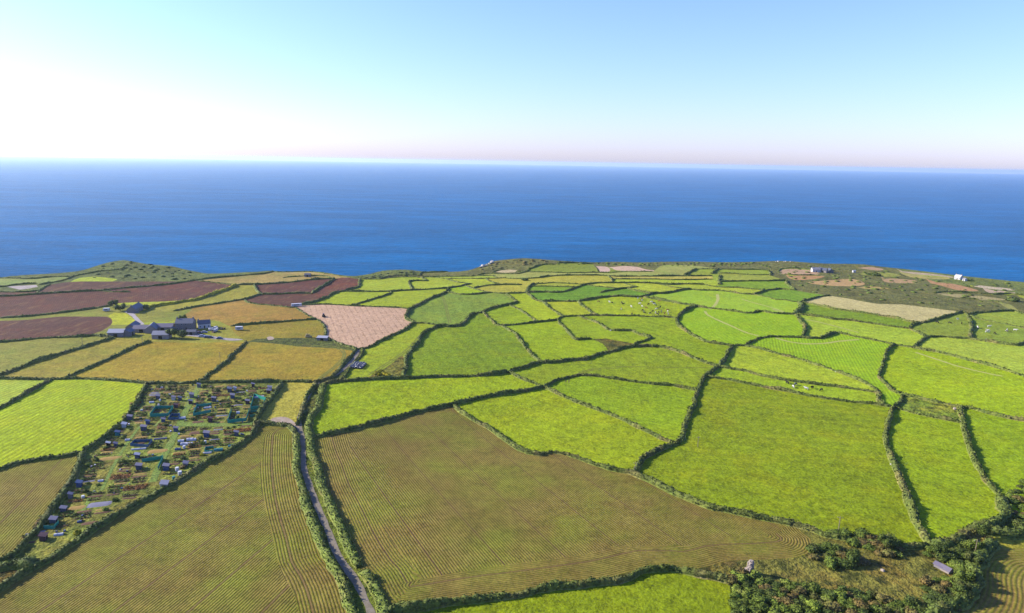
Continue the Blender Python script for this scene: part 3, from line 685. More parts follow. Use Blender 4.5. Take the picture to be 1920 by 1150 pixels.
# cliff down to the sea
CL = resample(CO, 6.0); d = np.gradient(CL, axis=0); d /= np.linalg.norm(d, axis=1)[:, None]; nn = np.stack([-d[:, 1], d[:, 0]], 1)
if nn[:, 1].mean() < 0: nn = -nn
rows_ = []
for off, zz in ((0, 0), (3, -2), (7, -8), (12, -20), (17, -38), (26, -52), (40, -63)):
    jit = rng.normal(0, .25 * min(off, 10), len(CL)); q = CL + nn * (off + jit)[:, None]
    rows_.append(np.column_stack([q, hgt(CL[:, 0], CL[:, 1]) * max(0, 1 + zz / 60) + zz]))
n = len(CL); V = np.vstack(rows_); F = np.array([(k * n + i, k * n + i + 1, (k + 1) * n + i + 1, (k + 1) * n + i) for k in range(len(rows_) - 1) for i in range(n - 1)])
o = mk('cliff', V, F, FM['heath'], None, True); o['kind'] = 'structure'; o.color = alb('#75683f')
# sea
def sea_material():
    t = NT('sea_water'); P = t.pos()
    st = t.noise(P, 1 / 160, 5, .7, 20, (5.0, .12)); sw = t.noise(P, 1 / 34, 4, .55, 0, (2.6, .35)); ch = t.noise(P, 1 / 7, 4, .6, 60, (1.8, .1)); pt = t.noise(P, 1 / 420, 4, .6, 300, (3.0, .2))
    col = t.mix(t.ramp(pt, .35, .68), SEA_A, SEA_B)
    col = t.scale(col, t.math('ADD', .55, t.math('MULTIPLY', t.math('SUBTRACT', t.math('ADD', t.math('ADD', sw, ch), t.math('MULTIPLY', t.math('SUBTRACT', st, .5), .95)), .45), .85)))
    t.bump(t.math('ADD', t.math('MULTIPLY', sw, 2.5), t.math('MULTIPLY', ch, .8)), 1.2, .8)
    return t.out(col, .28, SEA_SPEC)
ang = np.linspace(0, 2 * math.pi, 129)[:-1]; rad = [1.0, 600, 1400, 3000, 8000, 20000, SEA_R]
V = [(r_ * math.cos(a), r_ * math.sin(a) + 400, SEA_Z) for r_ in rad for a in ang]; m_ = 128
F = np.array([(k * m_ + i, k * m_ + (i + 1) % m_, (k + 1) * m_ + (i + 1) % m_, (k + 1) * m_ + i) for k in range(len(rad) - 1) for i in range(m_)])
o = mk('sea', V, F, sea_material()); o['kind'] = 'structure'
# air
def haze_box():
    t = NT('haze_air'); t.n.remove(t.b); v = t.n.new('ShaderNodeVolumePrincipled'); v.inputs['Color'].default_value = HAZE_COL; v.inputs['Density'].default_value = HAZE; v.inputs['Anisotropy'].default_value = .4
    t.l(v.outputs[0], t.n['Material Output'].inputs['Volume'])
    mb = MB(); mb.box((0, 400, SEA_Z - 1), (2 * SEA_R + 4000, 2 * SEA_R + 4000, CAM_H + 15 - SEA_Z)); o = mb.mk('haze', t.m); o['kind'] = 'stuff'; tag(o, 'thin pale sea haze over the land and water', 'haze')
if HAZE > 0: haze_box()
# ---------------------------------------------------------------- hedges
CLS = dict(s=(.8, .6), m=(1.3, .7), t=(1.6, .9), T=(2.3, 1.6), L=(1.6, 1.2), g=(1.8, 1.4))
def ribbon_noise(n, step, wl):
    k = max(2, int(n * step / wl) + 3); return np.interp(np.linspace(0, k - 1, n), np.arange(k), rng.normal(0, 1, k))
def leaf_cards(C, Nrm, size):
    """one small bent leaf clump (two triangles) per point, facing roughly outwards"""
    n = len(C); a = rng.normal(0, 1, (n, 3)); Nn = Nrm + .7 * rng.normal(0, 1, (n, 3)); Nn /= np.linalg.norm(Nn, axis=1)[:, None]
    u = np.cross(Nn, a); u /= np.linalg.norm(u, axis=1)[:, None] + 1e-9; w = np.cross(Nn, u); s = (size * rng.uniform(.6, 1.4, n))[:, None]
    V = np.stack([C - u * s, C - w * s * .8 + Nn * s * .25, C + u * s, C + w * s * .8 + Nn * s * .25], 1).reshape(-1, 3)
    i = np.arange(n) * 4; F = np.concatenate([np.stack([i, i + 1, i + 2], 1), np.stack([i, i + 2, i + 3], 1)])
    return V, F
def sweep(P, U, Z):
    """cross-section (offsets U, heights Z; each n x k) swept along ground line P"""
    d = np.gradient(P, axis=0); d /= np.linalg.norm(d, axis=1)[:, None] + 1e-9; nn = np.stack([-d[:, 1], d[:, 0]], 1)
    n, k = U.shape; XY = P[:, None, :] + nn[:, None, :] * U[:, :, None]; z = hgt(XY[..., 0], XY[..., 1]) + Z
    V = np.concatenate([XY, z[..., None]], 2).reshape(-1, 3)
    F = np.array([(i * k + j, i * k + j + 1, (i + 1) * k + j + 1, (i + 1) * k + j) for i in range(n - 1) for j in range(k - 1)])
    return V, F, nn
def side_desc(L, sgn):
    d = np.gradient(L, axis=0); d /= np.linalg.norm(d, axis=1)[:, None] + 1e-9; nn = np.stack([-d[:, 1], d[:, 0]], 1) * sgn
    cnt = {}
    for q in (L + nn * 7)[::max(1, len(L) // 14)]:
        px = topx([[q[0], q[1], 0]])[0]
        if not (-60 < px[0] < 1980 and px[1] < 1200): continue
        s = INFO.get(region_at(q)); 
        if s and s[4]: cnt[s[4]] = cnt.get(s[4], 0) + 1
    return max(cnt, key=cnt.get) if cnt else None
USED = {}
TOPW = dict(s='thin hedge', m='grassy hedge', t='tall hedge', T='overgrown hedge', L='bushy bank', g='gorse hedge')
for hi, ((cl, _), L) in enumerate(zip(HEDGES, HL)):
    H, W = CLS[cl]
    ln = arc(L)[-1]
    if ln < 4: continue
    midp = L[len(L) // 2]; dist = math.hypot(midp[0], midp[1])
    step = 1.0 if dist < 330 else 1.6 if dist < 520 else 2.6
    P = resample(L, step); n = len(P)
    if dist > 560: W *= 1.1
    if n < 3: continue
    d_ = np.gradient(P, axis=0); d_ /= np.linalg.norm(d_, axis=1)[:, None] + 1e-9; nn = np.stack([-d_[:, 1], d_[:, 0]], 1)
    P = P + nn * (ribbon_noise(n, step, 9) * .35)[:, None]
    a, b = side_desc(L, 1), side_desc(L, -1)
    sh = lambda q: ' '.join(w for w in q.split() if w != 'the')
    if a and b and a != b: lab = f'{TOPW[cl]} between {sh(a)} and {sh(b)}'
    elif a or b: lab = f'{TOPW[cl]} running beside {a or b}'
    else: lab = f'{TOPW[cl]} at the frame edge'
    USED.setdefault(lab, []).append(hi)
    root = empty('hedge', (0, 0, 0)); tag(root, lab, 'hedge', 'hedges between the fields'); root['_hi'] = hi
    # bank
    hv = (1 + .2 * ribbon_noise(n, step, 14) + .16 * ribbon_noise(n, step, 5) + .1 * ribbon_noise(n, step, 1.2)).clip(.4, 1.7); wv = (1 + .16 * ribbon_noise(n, step, 11) + .12 * ribbon_noise(n, step, 3)).clip(.55, 1.5)
    end = np.minimum(np.arange(n), np.arange(n)[::-1]) * step; hv *= np.clip(.35 + end / 2.5, 0, 1)
    bu = np.array([-1.6, -1.25, -.9, .9, 1.25, 1.6]); bz = np.array([-.25, .22, .5, .5, .22, -.25])
    V, F, _ = sweep(P, bu[None] * W * wv[:, None], bz[None] * .7 * np.ones(n)[:, None] * (H / 1.8))
    bank = mk('bank', V, F, M_BANK, root, True)
    cu = np.array([-1.0, -1.06, -.78, -.3, .3, .78, 1.06, 1.0]); cz = np.array([-.15, .45, .84, 1.0, 1.0, .84, .45, -.15])
    U = cu[None] * W * wv[:, None] + rng.normal(0, .13, (n, 8)) * W; Z = cz[None] * H * hv[:, None] + rng.normal(0, .11, (n, 8)) * H * (cz > 0)
    V, F, nn = sweep(P, U, Z)
    dens = 16 if dist < 280 else 9 if dist < 420 else 4 if dist < 600 else 2
    m = int(ln * dens * (W / 1.3)); ii = rng.integers(0, n - 1, m); jj = rng.integers(1, 7, m); tt = rng.random(m)
    A = V.reshape(n, 8, 3); C = A[ii, jj] * (1 - tt[:, None]) + A[ii + 1, jj] * tt[:, None]
    out = np.stack([nn[ii, 0] * cu[jj] * .9, nn[ii, 1] * cu[jj] * .9, np.full(m, .75)], 1)
    C = C + out * (rng.uniform(-.1, .34, m) * rng.uniform(.5, 1.3, m))[:, None]
    LV, LF = leaf_cards(C, out, .3 if dist < 280 else .42 if dist < 420 else .6)
    Q = np.concatenate([F[:, [0, 1, 2]], F[:, [0, 2, 3]]]); V2 = np.vstack([V, LV]); F2 = np.vstack([Q, LF + len(V)])
    mat = M_GORSE if cl == 'g' else M_LANEHEDGE if cl == 'L' else M_DARKHEDGE if cl == 'T' else M_HEDGE
    fo = mk('foliage', V2, F2, mat, root, False)

HEDGE_OBJ = [o for o in COL.objects if o.name.split('.')[0] == 'hedge' and o.type == 'EMPTY']
for lab, ids in USED.items():
    if len(ids) > 1:
        g_ = sorted((o for o in HEDGE_OBJ if o['_hi'] in ids), key=lambda o: HL[o['_hi']][:, 1].mean()); w_ = ['nearest', 'farthest'] if len(g_) == 2 else ['nearest', 'middle', 'farthest'] if len(g_) == 3 else ['nearest', 'second', 'third', 'fourth', 'fifth'][:len(g_)]
        for o, q in zip(g_, w_): o['label'] = q + ' ' + o['label']
for o in HEDGE_OBJ:
    w_ = o['label'].split(); del o['_hi']
    if len(w_) > 16: o['label'] = ' '.join(w_[:16])
# ---------------------------------------------------------------- lane, tracks, yard
def lane_material(name, a, b):
    t = NT(name); P = t.pos(); n = t.noise(P, 1 / 2.2, 4, .65); n2 = t.noise(P, 1 / .4, 3, .6, 9)
    col = t.mix(t.ramp(n, .35, .65), alb(a), alb(b)); col = t.scale(col, t.math('ADD', .75, t.math('MULTIPLY', n2, .5))); t.bump(n2, .04); return t.out(col, .9, .2)
M_LANE = lane_material('lane_surface', '#ab9e88', '#94886f'); M_DIRT = lane_material('pale_dirt', '#d8c2a8', '#c4a98a'); M_YARD = lane_material('yard_concrete', '#cfc4bf', '#b8aca8')
M_TRACK = lane_material('wheel_ruts', '#7d8420', '#94962c'); M_MOWN = lane_material('dry_mown_strip', '#d3cf74', '#c3c862')
def ribbon(name, px, w, mat, lift, step=2.0, wob=.12):
    P = resample(smooth(gp(px), step), step); n = len(P)
    cu = np.array([-1, -.5, 0, .5, 1.]); U = cu[None] * (w / 2) * (1 + wob * ribbon_noise(n, step, 4))[:, None].clip(.6, 1.5); Z = np.full((n, 5), lift)
    V, F, _ = sweep(P, U, Z); o = mk(name, V, F, mat, None, True); o['kind'] = 'structure'; return o
def patch(name, px, mat, lift):
    P = smooth(np.vstack([gp(px), gp(px)[:1]]), 2.5)[:-1]; c = P.mean(0); n = len(P)
    V = [np.column_stack([c + (P - c) * k, hgt(*(c + (P - c) * k).T) + lift]) for k in (1, .66, .33)] + [np.array([[c[0], c[1], hgt(c[0], c[1]) + lift]])]
    F = [(k * n + i, k * n + (i + 1) % n, (k + 1) * n + (i + 1) % n, (k + 1) * n + i) for k in range(2) for i in range(n)] + [(2 * n + i, 2 * n + (i + 1) % n, 3 * n) for i in range(n)]
    o = mk(name, np.vstack(V), F, mat, None, True); o['kind'] = 'structure'; return o
LANE = '712,1290 696,1150 684,1124 672,1098 656,1074 640,1052 628,1030 618,1002 604,970 592,942 580,910 570,878 568,850 567,822 562,804 561,786 569,762 580,738 593,720 606,714 625,706 640,696 655,682 667,668 672,656'
ribbon('lane', LANE, 2.3, M_LANE, .06)
patch('gravel_layby', '503,792 512,784 526,782 540,784 552,792 562,802 556,804 540,797 518,796', M_DIRT, .09)
patch('farm_yard', '336,624 352,623 372,626 396,630 420,634 456,637 440,639 412,637 384,634 360,631 340,629', M_YARD, .05)
ribbon('farm_track', '236,584 246,589 254,596 260,603 266,609', 3.6, M_YARD, .06)
ribbon('farm_track', '244,587 252,588 258,586', 3.4, M_YARD, .09)
patch('dirt_patch', '500,633 506,631 513,633 512,637 504,638', M_DIRT, .05)
for px in ('596,716 598,710 606,703 618,694 632,682 642,671 643,662 634,655 616,651 590,648', '601,716 603,710 612,702 624,693 637,682 646,671 647,662 640,654 622,649 600,646'): ribbon('wheel_tracks', px, .9, M_TRACK, .05)
for px in ('828,556 832,566 838,590 842,607', '831,556 836,568 842,592 846,606', '800,617 782,634 768,650 745,668 720,684 690,704', '803,619 785,636 771,652 748,670 723,686 694,706'): ribbon('wheel_tracks', px, .8, M_TRACK, .05)
for px in ('1060,717 1064,708 1080,702 1110,692 1160,688 1240,689 1330,690', '1066,718 1069,709 1084,703 1112,694 1160,690.5'): ribbon('wheel_tracks', px, .8, M_TRACK, .05)
for px, w in (('1322,584 1326,590 1345,600 1370,611 1400,624 1422,630', 2.0), ('1345,552 1346,562 1338,575 1330,580', 2.6), ('1455,634 1480,641 1510,645 1545,644 1575,640 1610,637', 2.4), ('1717,661 1750,672 1800,688 1850,700 1880,706', 2.0), ('1390,561 1410,567 1440,575 1470,585', 1.8), ('1448,580 1460,584 1480,588', 1.8), ('1495,597 1530,603 1570,613 1610,624', 1.6)): ribbon('dry_track', px, w, M_MOWN, .05)
# ---------------------------------------------------------------- bushes and trees
def lumpy(r, h, seed, sub=2):
    bm = bmesh.new(); bmesh.ops.create_icosphere(bm, subdivisions=sub, radius=1.0); g = np.random.default_rng(seed); ph = g.uniform(0, 6.28, (5, 3)); fr = g.uniform(1.5, 4.2, (5, 3))
    for v in bm.verts:
        d = sum(math.sin(v.co.x * f[0] + p[0]) * math.cos(v.co.y * f[1] + p[1]) * math.sin(v.co.z * f[2] + p[2]) for f, p in zip(fr, ph)) * .26
        v.co = v.co * (1 + d); v.co.x *= r; v.co.y *= r; v.co.z = v.co.z * h * .55 + h * .42
    V = np.array([v.co[:] for v in bm.verts]); F = np.array([[v.index for v in f.verts] for f in bm.faces]); bm.free(); return V, F
def bush_data(name, r, h, seed, n, size, mat):
    V, F = lumpy(r * .93, h, seed); g = np.random.default_rng(seed + 50)
    i = g.integers(0, len(F), n); w = g.dirichlet((1, 1, 1), n); C = (V[F[i]] * w[:, :, None]).sum(1)
    Nn = C - np.array([0, 0, h * .35]); Nn /= np.linalg.norm(Nn, axis=1)[:, None] + 1e-9; C = C + Nn * g.uniform(-.15, .45, n)[:, None] * r * .6
    LV, LF = leaf_cards(C, Nn, size); k = LV[:, 2] > -.4
    return mesh(name, np.vstack([V, LV]), np.vstack([F, LF + len(V)]), mat)
M_BUSH = leafy('bush_leaves', ('#7e9234', '#64782a', '#939e3e'), .5, 2.5); M_BUSHD = leafy('dark_bush_leaves', ('#5c6e2a', '#6a7c32', '#726c38'), .5, 2.5); M_BUSHB = leafy('brown_bush_leaves', ('#957e44', '#7f7a3e', '#8d9244'), .5, 2.5)
M_LIGHTBUSH = leafy('light_bush_leaves', ('#94a83c', '#7f9430', '#a3a850'), .5, 2.5)
BM_ = {'g': M_BUSH, 'd': M_BUSHD, 'b': M_BUSHB, 'y': M_GORSE, 'l': M_LIGHTBUSH}
BUSH = {k: [bush_data('shrub', 1.0, 1.25, 10 * q + ord(k), 420, .13, m) for q in range(4)] for k, m in BM_.items()}
FARB = {k: [bush_data('shrub', 1.0, 1.1, 10 * q + ord(k) + 3, 90, .28, m) for q in range(3)] for k, m in BM_.items()}
def bush(x, y, r, h, kind, label, group, far=False, name='shrub', cat='bush'):
    o = bpy.data.objects.new(name, R.choice((FARB if far else BUSH)[kind])); o.location = (x, y, float(hgt(x, y)) - .1); o.scale = (r * R.uniform(.8, 1.35), r * R.uniform(.75, 1.2), h / 1.2 * R.uniform(.6, 1.1)); o.rotation_euler = (0, 0, R.uniform(0, 6.28))
    link(o); tag(o, label, cat, group); return o
def in_poly(q, P):
    x, y = q; c = False; n = len(P)
    for i in range(n):
        a, b = P[i], P[i - 1]
        if (a[1] > y) != (b[1] > y) and x < (b[0] - a[0]) * (y - a[1]) / (b[1] - a[1]) + a[0]: c = not c
    return c
def scatter(px, spacing, n_try, margin=0):
    P = gp(px); lo, hi = P.min(0), P.max(0); out = []
    for _ in range(n_try):
        q = (R.uniform(lo[0], hi[0]), R.uniform(lo[1], hi[1]))
        if in_poly(q, P) and all((q[0] - a[0]) ** 2 + (q[1] - a[1]) ** 2 > spacing ** 2 for a in out): out.append(q)
    return out
for q in scatter('1368,1085 1388,1080 1420,1083 1480,1100 1540,1107 1600,1112 1660,1122 1710,1133 1752,1150 1730,1200 1372,1200', 2.35, 4000):
    k = R.choice('ggdgdlbg'); r = R.uniform(1.2, 2.0)
    bush(q[0], q[1], r, r * R.uniform(.9, 1.35), k, {'g': 'green gorse bush in the dense thicket below the stone stump', 'd': 'dark green bramble bush in the dense thicket below the stone stump', 'l': 'light green bush in the dense thicket below the stone stump', 'b': 'brownish dead bush in the dense thicket below the stone stump'}[k], 'thicket bushes below the stone stump')
for q in scatter('1890,930 1920,905 1990,930 2000,1000 1890,1005 1868,990 1905,960', 2.8, 1500):
    k = R.choice('gdbgl'); r = R.uniform(1.1, 2.3); bush(q[0], q[1], r, r * .9, k, {'g': 'green', 'd': 'dark green', 'b': 'brownish', 'l': 'light green'}[k] + ' scrub bush beside the field at the right edge', 'scrub bushes at the right edge')
for px, n, kinds, lab in (('1512,1030 1540,1024 1580,1030 1612,1042 1618,1056 1590,1064 1545,1058 1515,1050', 3.0, 'gdgb', 'mounded bush on the dry ground beyond the stone stump'),
        ('1560,1000 1620,1005 1680,1016 1690,1036 1650,1044 1600,1022', 2.6, 'gbgb', 'bush below the edge of the largest green field'),
        ('1735,1085 1800,1080 1812,1108 1800,1140 1760,1145 1738,1120', 2.7, 'dgbl', 'bush below the little grey roofed shed'),
        ('1720,1040 1800,1010 1815,1035 1790,1065 1760,1052', 2.6, 'glgd', 'bush around the little grey roofed shed')):
    for q in scatter(px, n, 1500):
        k = R.choice(kinds); r = R.uniform(1.3, 2.3); bush(q[0], q[1], r, r * R.uniform(.7, 1.1), k, {'g': 'green ', 'd': 'dark green ', 'b': 'brownish ', 'l': 'light green '}[k] + lab, lab.replace('bush', 'bushes'))
def tree(px, py, h, r, kind, label, group=None, lean=0):
    p = at([px], [py])[0]; root = empty('tree', p); tag(root, label, 'tree', group)
    t = MB(); th = h * .5; t.tube((0, 0, -.4), (lean * th, 0, th), .09 * h ** .8 * .45, .05 * h ** .8 * .4)
    for a in range(4): t.tube((lean * th * .6, 0, th * .6), (lean * th + math.cos(a * 1.6) * r * .6, math.sin(a * 1.6) * r * .6, h * .72), .05 * h ** .8 * .4, .02)
    t.mk('trunk', M_BARK, root)
    g = np.random.default_rng(int(px * 7 + py)); Vs, Fs, b = [], [], 0
    for i in range(7):
        c = np.array([lean * h * .7, 0, h * .66]) + g.normal(0, 1, 3) * np.array([r * .42, r * .42, h * .13]); rr = r * g.uniform(.38, .58)
        V, F = lumpy(rr * .8, rr * 1.7, int(px) + i, 1); V = V + c - np.array([0, 0, rr * .7]); Vs.append(V); Fs.append(F + b); b += len(V)
        d = g.normal(0, 1, (170, 3)); d /= np.linalg.norm(d, axis=1)[:, None]; LV, LF = leaf_cards(c + d * rr * g.uniform(.75, 1.2, 170)[:, None], d, .2); Vs.append(LV); Fs.append(LF + b); b += len(LV)
    mk('crown', np.vstack(Vs), np.vstack(Fs), BM_[kind], root); return root
M_BARK = plain('bark', '#6b5a48', .9, .1, .4, 5)
for px, py, h, r, k, lab in ((1846, 1012, 5.0, 3.0, 'd', 'dark tree casting a long shadow above the corner crop'), (1836, 1036, 4.2, 2.6, 'g', 'green tree beside the telegraph pole by the corner crop'), (1822, 1060, 4.0, 2.4, 'd', 'dark leafy tree at the left edge of the corner crop'),
        (1812, 1098, 4.6, 2.8, 'g', 'spreading green tree left of the corner crop'), (1806, 1122, 4.2, 2.5, 'd', 'low dark tree nearest the bottom beside the corner crop'), (1756, 1040, 3.6, 2.4, 'd', 'dark tree just above the little grey roofed shed'),
        (327, 634, 6.5, 3.8, 'd', 'round dark tree in front of the farm barns'), (340, 636, 5.0, 3.4, 'd', 'second dark tree right of the round farm tree'), (214, 575, 5.5, 3.8, 'd', 'lone dark tree beside the upper farmhouse field'), (226, 583, 4.5, 3.4, 'd', 'low dark tree left of the upper farmhouse'), (344, 604, 4.0, 2.6, 'g', 'small tree behind the main farmhouse'), (275, 580, 3.6, 2.8, 'd', 'dark tree at the right end of the upper farmhouse'),
        (1660, 1028, 4.0, 2.8, 'd', 'dark tree below the lower edge of the largest green field'), (1592, 1052, 3.6, 2.8, 'd', 'dark tree at the right end of the mounded bushes')): tree(px, py, h, r, k, lab)
for q in [(704, 702), (709, 699), (714, 698), (719, 700), (724, 704), (712, 704), (727, 706)]:
    p = at([q[0]], [q[1]])[0]; bush(p[0], p[1], R.uniform(1.3, 2), R.uniform(1.3, 2), 'y', 'yellow flowering gorse bush in the corner beside the deep green field', 'yellow gorse bushes in the field corner')
p = at([144.8], [1001])[0]; bush(p[0], p[1], .9, 1.3, 'y', 'round bright yellow bush at the lower end of the allotments', None)
def bush_mass(name, px, sp, n, kind, label):
    Vs, Fs, b = [], [], 0
    for q in scatter(px, sp, n):
        r = R.uniform(.8, 2.2); V, F = lumpy(r * R.uniform(1, 1.8), r * .75, R.randrange(10 ** 6), 1); V[:, 0] += q[0]; V[:, 1] += q[1]; V[:, 2] += float(hgt(*q)) - .3; Vs.append(V); Fs.append(F + b); b += len(V)
        m = 26; i = rng.integers(0, len(F), m); C = V[F[i]].mean(1); LV, LF = leaf_cards(C, np.tile([0, 0, 1.0], (m, 1)) + rng.normal(0, .4, (m, 3)), .4); Vs.append(LV); Fs.append(LF + b); b += len(LV)
    o = mk(name, np.vstack(Vs), np.vstack(Fs), BM_[kind]); o['kind'] = 'stuff'; tag(o, label, 'scrub'); return o
bush_mass('heath_scrub', '1440,500 1500,498 1640,506 1740,518 1900,533 1900,575 1740,574 1560,553 1500,547 1485,528', 10, 500, 'g', 'low dark scrub scattered over the heath by the coast')
bush_mass('clifftop_scrub', '1045,491 1120,493 1440,493 1440,500 1300,499 1118,497 1045,496', 5, 500, 'g', 'low green scrub along the clifftop in the middle')
bush_mass('headland_scrub', '885,508 925,492 980,487 1040,490 1010,497 950,504', 7, 200, 'b', 'brown heather and scrub on the rocky middle headland')
bush_mass('headland_scrub', '150,520 200,496 232,490 300,499 370,511 350,524 240,525', 8, 220, 'd', 'dark scrub on the slopes of the left headland')
bush_mass('clifftop_scrub', '680,522 720,512 780,509 790,516 740,519', 5, 120, 'd', 'dark scrub on the clifftop behind the pale fields')
for px, py, r, lab in ((1641, 517, 4.5, 'wide dark clump of trees right of the seaside cottages'), (1630, 516, 3.5, 'dark clump of trees nearest the seaside cottages'), (985, 526, 3.2, 'round dark bush at the end of the pale field hedge'), (1818, 527, 3.5, 'dark bush beside the white seaside house'), (1337, 500, 2.2, 'dark upright bush on the clifftop grass'), (1900, 565, 4.0, 'large dark bush on the heath near the right edge'), (1560, 508, 3.0, 'dark bush at the end of the seaside cottages')):
    p = at([px], [py])[0]; bush(p[0], p[1], r, r * .85, 'd', lab, None, True)
# ---------------------------------------------------------------- buildings
M_STONE = plain('granite_wall', '#b9aca2', .9, .2, .35, 2); M_STONED = plain('grey_wall', '#9c9694', .9, .2, .3, 2); M_WHITE = plain('white_render', '#f4f2ee', .8, .3, .08, 1.5); M_SLATE = plain('slate_roof', '#6d7280', .55, .4, .35, 1.4); M_SLATEL = plain('pale_slate_roof', '#a9a8ae', .5, .4, .25, 1.4)
M_TIN = plain('tin_roof', '#c9c9cf', .45, .5, .2, 1); M_PURPLE = plain('purple_slate_roof', '#857c8c', .6, .4, .3, 1.4); M_GLASS = plain('window_glass', '#3a4656', .12, .7, .1, 1, 0); M_WOOD = plain('dark_wood', '#6e5844', .8, .2, .35, 3); M_DARK = plain('dark_opening', '#1d1c1e', .9, .1, .1, 1, 0)
M_PAINT = plain('white_paint', '#f6f6f4', .5, .4, .06, 2, 0)
def gable(name, px, py, dirpx, L, W, he, hr, wall, roof, label, cat='house', wins=0, chim=0, door=True, group=None, lean=False):
    p = at([px], [py])[0]; d = gp(dirpx); v = d[1] - d[0]; rz = math.atan2(v[1], v[0])
    cs = [(p[0] + a * math.cos(rz) - b * math.sin(rz), p[1] + a * math.sin(rz) + b * math.cos(rz)) for a in (-L / 2, L / 2) for b in (-W / 2, W / 2)]
    z0 = min(float(hgt(*c)) for c in cs); root = empty(name, (p[0], p[1], z0), rz); tag(root, label, cat, group); l, w = L / 2, W / 2
    if lean: V = [(-l, -w, -.4), (l, -w, -.4), (l, w, -.4), (-l, w, -.4), (-l, -w, he), (l, -w, he), (l, w, hr), (-l, w, hr)]; F = [(0, 1, 5, 4), (1, 2, 6, 5), (2, 3, 7, 6), (3, 0, 4, 7), (4, 5, 6, 7)]
    else: V = [(-l, -w, -.4), (l, -w, -.4), (l, w, -.4), (-l, w, -.4), (-l, -w, he), (l, -w, he), (l, w, he), (-l, w, he), (-l, 0, hr), (l, 0, hr)]; F = [(0, 1, 5, 4), (2, 3, 7, 6), (1, 2, 6, 9, 5), (3, 0, 4, 8, 7)]
    mk('wall', V, F, wall, root)
    oh = .25; th = .14; r = MB()
    if lean:
        s = (hr - he) / W; e = he - s * oh; t_ = hr + s * oh
        r.add([(-l - oh, -w - oh, e + .03), (l + oh, -w - oh, e + .03), (l + oh, w + oh, t_ + .03), (-l - oh, w + oh, t_ + .03), (-l - oh, -w - oh, e + th), (l + oh, -w - oh, e + th), (l + oh, w + oh, t_ + th), (-l - oh, w + oh, t_ + th)], [(3, 2, 1, 0), (4, 5, 6, 7), (0, 1, 5, 4), (1, 2, 6, 5), (2, 3, 7, 6), (3, 0, 4, 7)])
    else:
        s = (hr - he) / w; e = he - s * oh
        for sg in (-1, 1):
            y0 = sg * (w + oh); a = [(-l - oh, y0, e + .02), (l + oh, y0, e + .02), (l + oh, 0, hr + .02), (-l - oh, 0, hr + .02)]; b = [(x, y, z + th) for x, y, z in a]
            q = [(3, 2, 1, 0), (4, 5, 6, 7), (0, 1, 5, 4), (1, 2, 6, 5), (2, 3, 7, 6), (3, 0, 4, 7)]
            r.add(a + b, q if sg < 0 else [f[::-1] for f in q])
    ro = r.mk('roof', roof, root)
    for c in range(chim):
        x = (-l + .5) if c == 0 else (l - .5); m = MB().box((x, 0, hr - .35), (.8, .6, 1.3)).box((x, 0, hr + .95), (.92, .72, .12)); m.mk('chimney', M_STONED, ro)
    for sg in (-1, 1):
        for i in range(wins):
            x = -l + L * (i + .5) / wins
            for zz in ([.9, he - 1.15] if he > 4 else [.9]):
                if door and sg < 0 and i == wins // 2 and zz < 1: continue
                f = MB().box((x, sg * (w + .02), zz), (1.0, .08, 1.0)).mk('window', M_PAINT, root); MB().box((x, sg * (w + .05), zz + .1), (.82, .08, .8)).mk('pane', M_GLASS, f)
    if door and wins: MB().box((-l + L * (wins // 2 + .5) / wins, -w - .02, 0), (.95, .08, 2.0)).mk('door', M_WOOD, root)
    elif door: MB().box((0, -w - .02, 0), (min(2.4, L * .3), .08, min(2.3, he - .3))).mk('door', M_DARK, root)
    return root
HZ = '240,650 300,650'
gable('barn', 221, 630, HZ, 10, 6.5, 3.0, 4.8, M_STONED, M_TIN, 'long barn with a pale tin roof at the left end of the farm', 'barn')
gable('barn', 241, 629, '230,640 246,632', 6.5, 5.5, 2.9, 4.6, M_STONED, M_SLATE, 'small dark slate annexe joined to the pale roofed barn', 'barn')
gable('barn', 250, 618, '238,622 262,606', 11, 6, 2.8, 5.0, M_STONED, M_SLATE, 'dark slate barn with its ridge running up to the track', 'barn')
gable('barn', 268, 622, '255,622 285,622', 11, 6.0, 2.6, 4.6, M_STONE, M_PURPLE, 'purple grey roofed barn in the middle of the farmyard', 'barn')
gable('barn', 286, 622, '276,630 294,612', 10, 7, 3.0, 5.6, M_STONE, M_SLATE, 'barn with one sunlit pale slope and a steep dark slope', 'barn')
gable('barn', 304, 634, HZ, 10.5, 6.0, 3.0, 5.0, M_STONE, M_SLATEL, 'nearest barn with pale slate roof and long stone wall', 'barn')
gable('barn', 308, 619, HZ, 13, 6, 2.8, 4.8, M_STONE, M_PURPLE, 'long purple roofed barn at the back of the farmyard', 'barn')
gable('barn', 322, 624, '315,628 330,618', 5, 4, 2.4, 3.8, M_STONED, M_SLATE, 'small dark roofed outhouse beside the round farm tree', 'barn')
gable('farmhouse', 349, 617, '330,622 365,622', 11.5, 8, 5.0, 7.6, M_STONED, M_SLATE, 'tall main farmhouse with dark slate roof and chimneys', 'house', 4, 2)
gable('farmhouse', 383, 614, '370,618 396,616', 8, 6, 3.2, 5.4, M_WHITE, M_SLATE, 'white gabled cottage at the right end of the farm', 'house', 3, 1)
gable('shed', 360, 627, HZ, 6.0, 4, 2.2, 3.3, M_STONED, M_SLATE, 'small dark roofed shed in front of the main farmhouse', 'shed')
gable('farmhouse', 254, 584, '238,587 274,571', 15, 6.5, 3.4, 5.8, M_STONED, M_SLATE, 'long dark roofed upper farmhouse on the track', 'house', 5, 2)
gable('cottage', 1529, 510, '1522,511 1540,512', 9, 6, 3.2, 5.4, M_WHITE, M_SLATEL, 'left seaside cottage with pale walls near the tan patches', 'house', 3, 2)
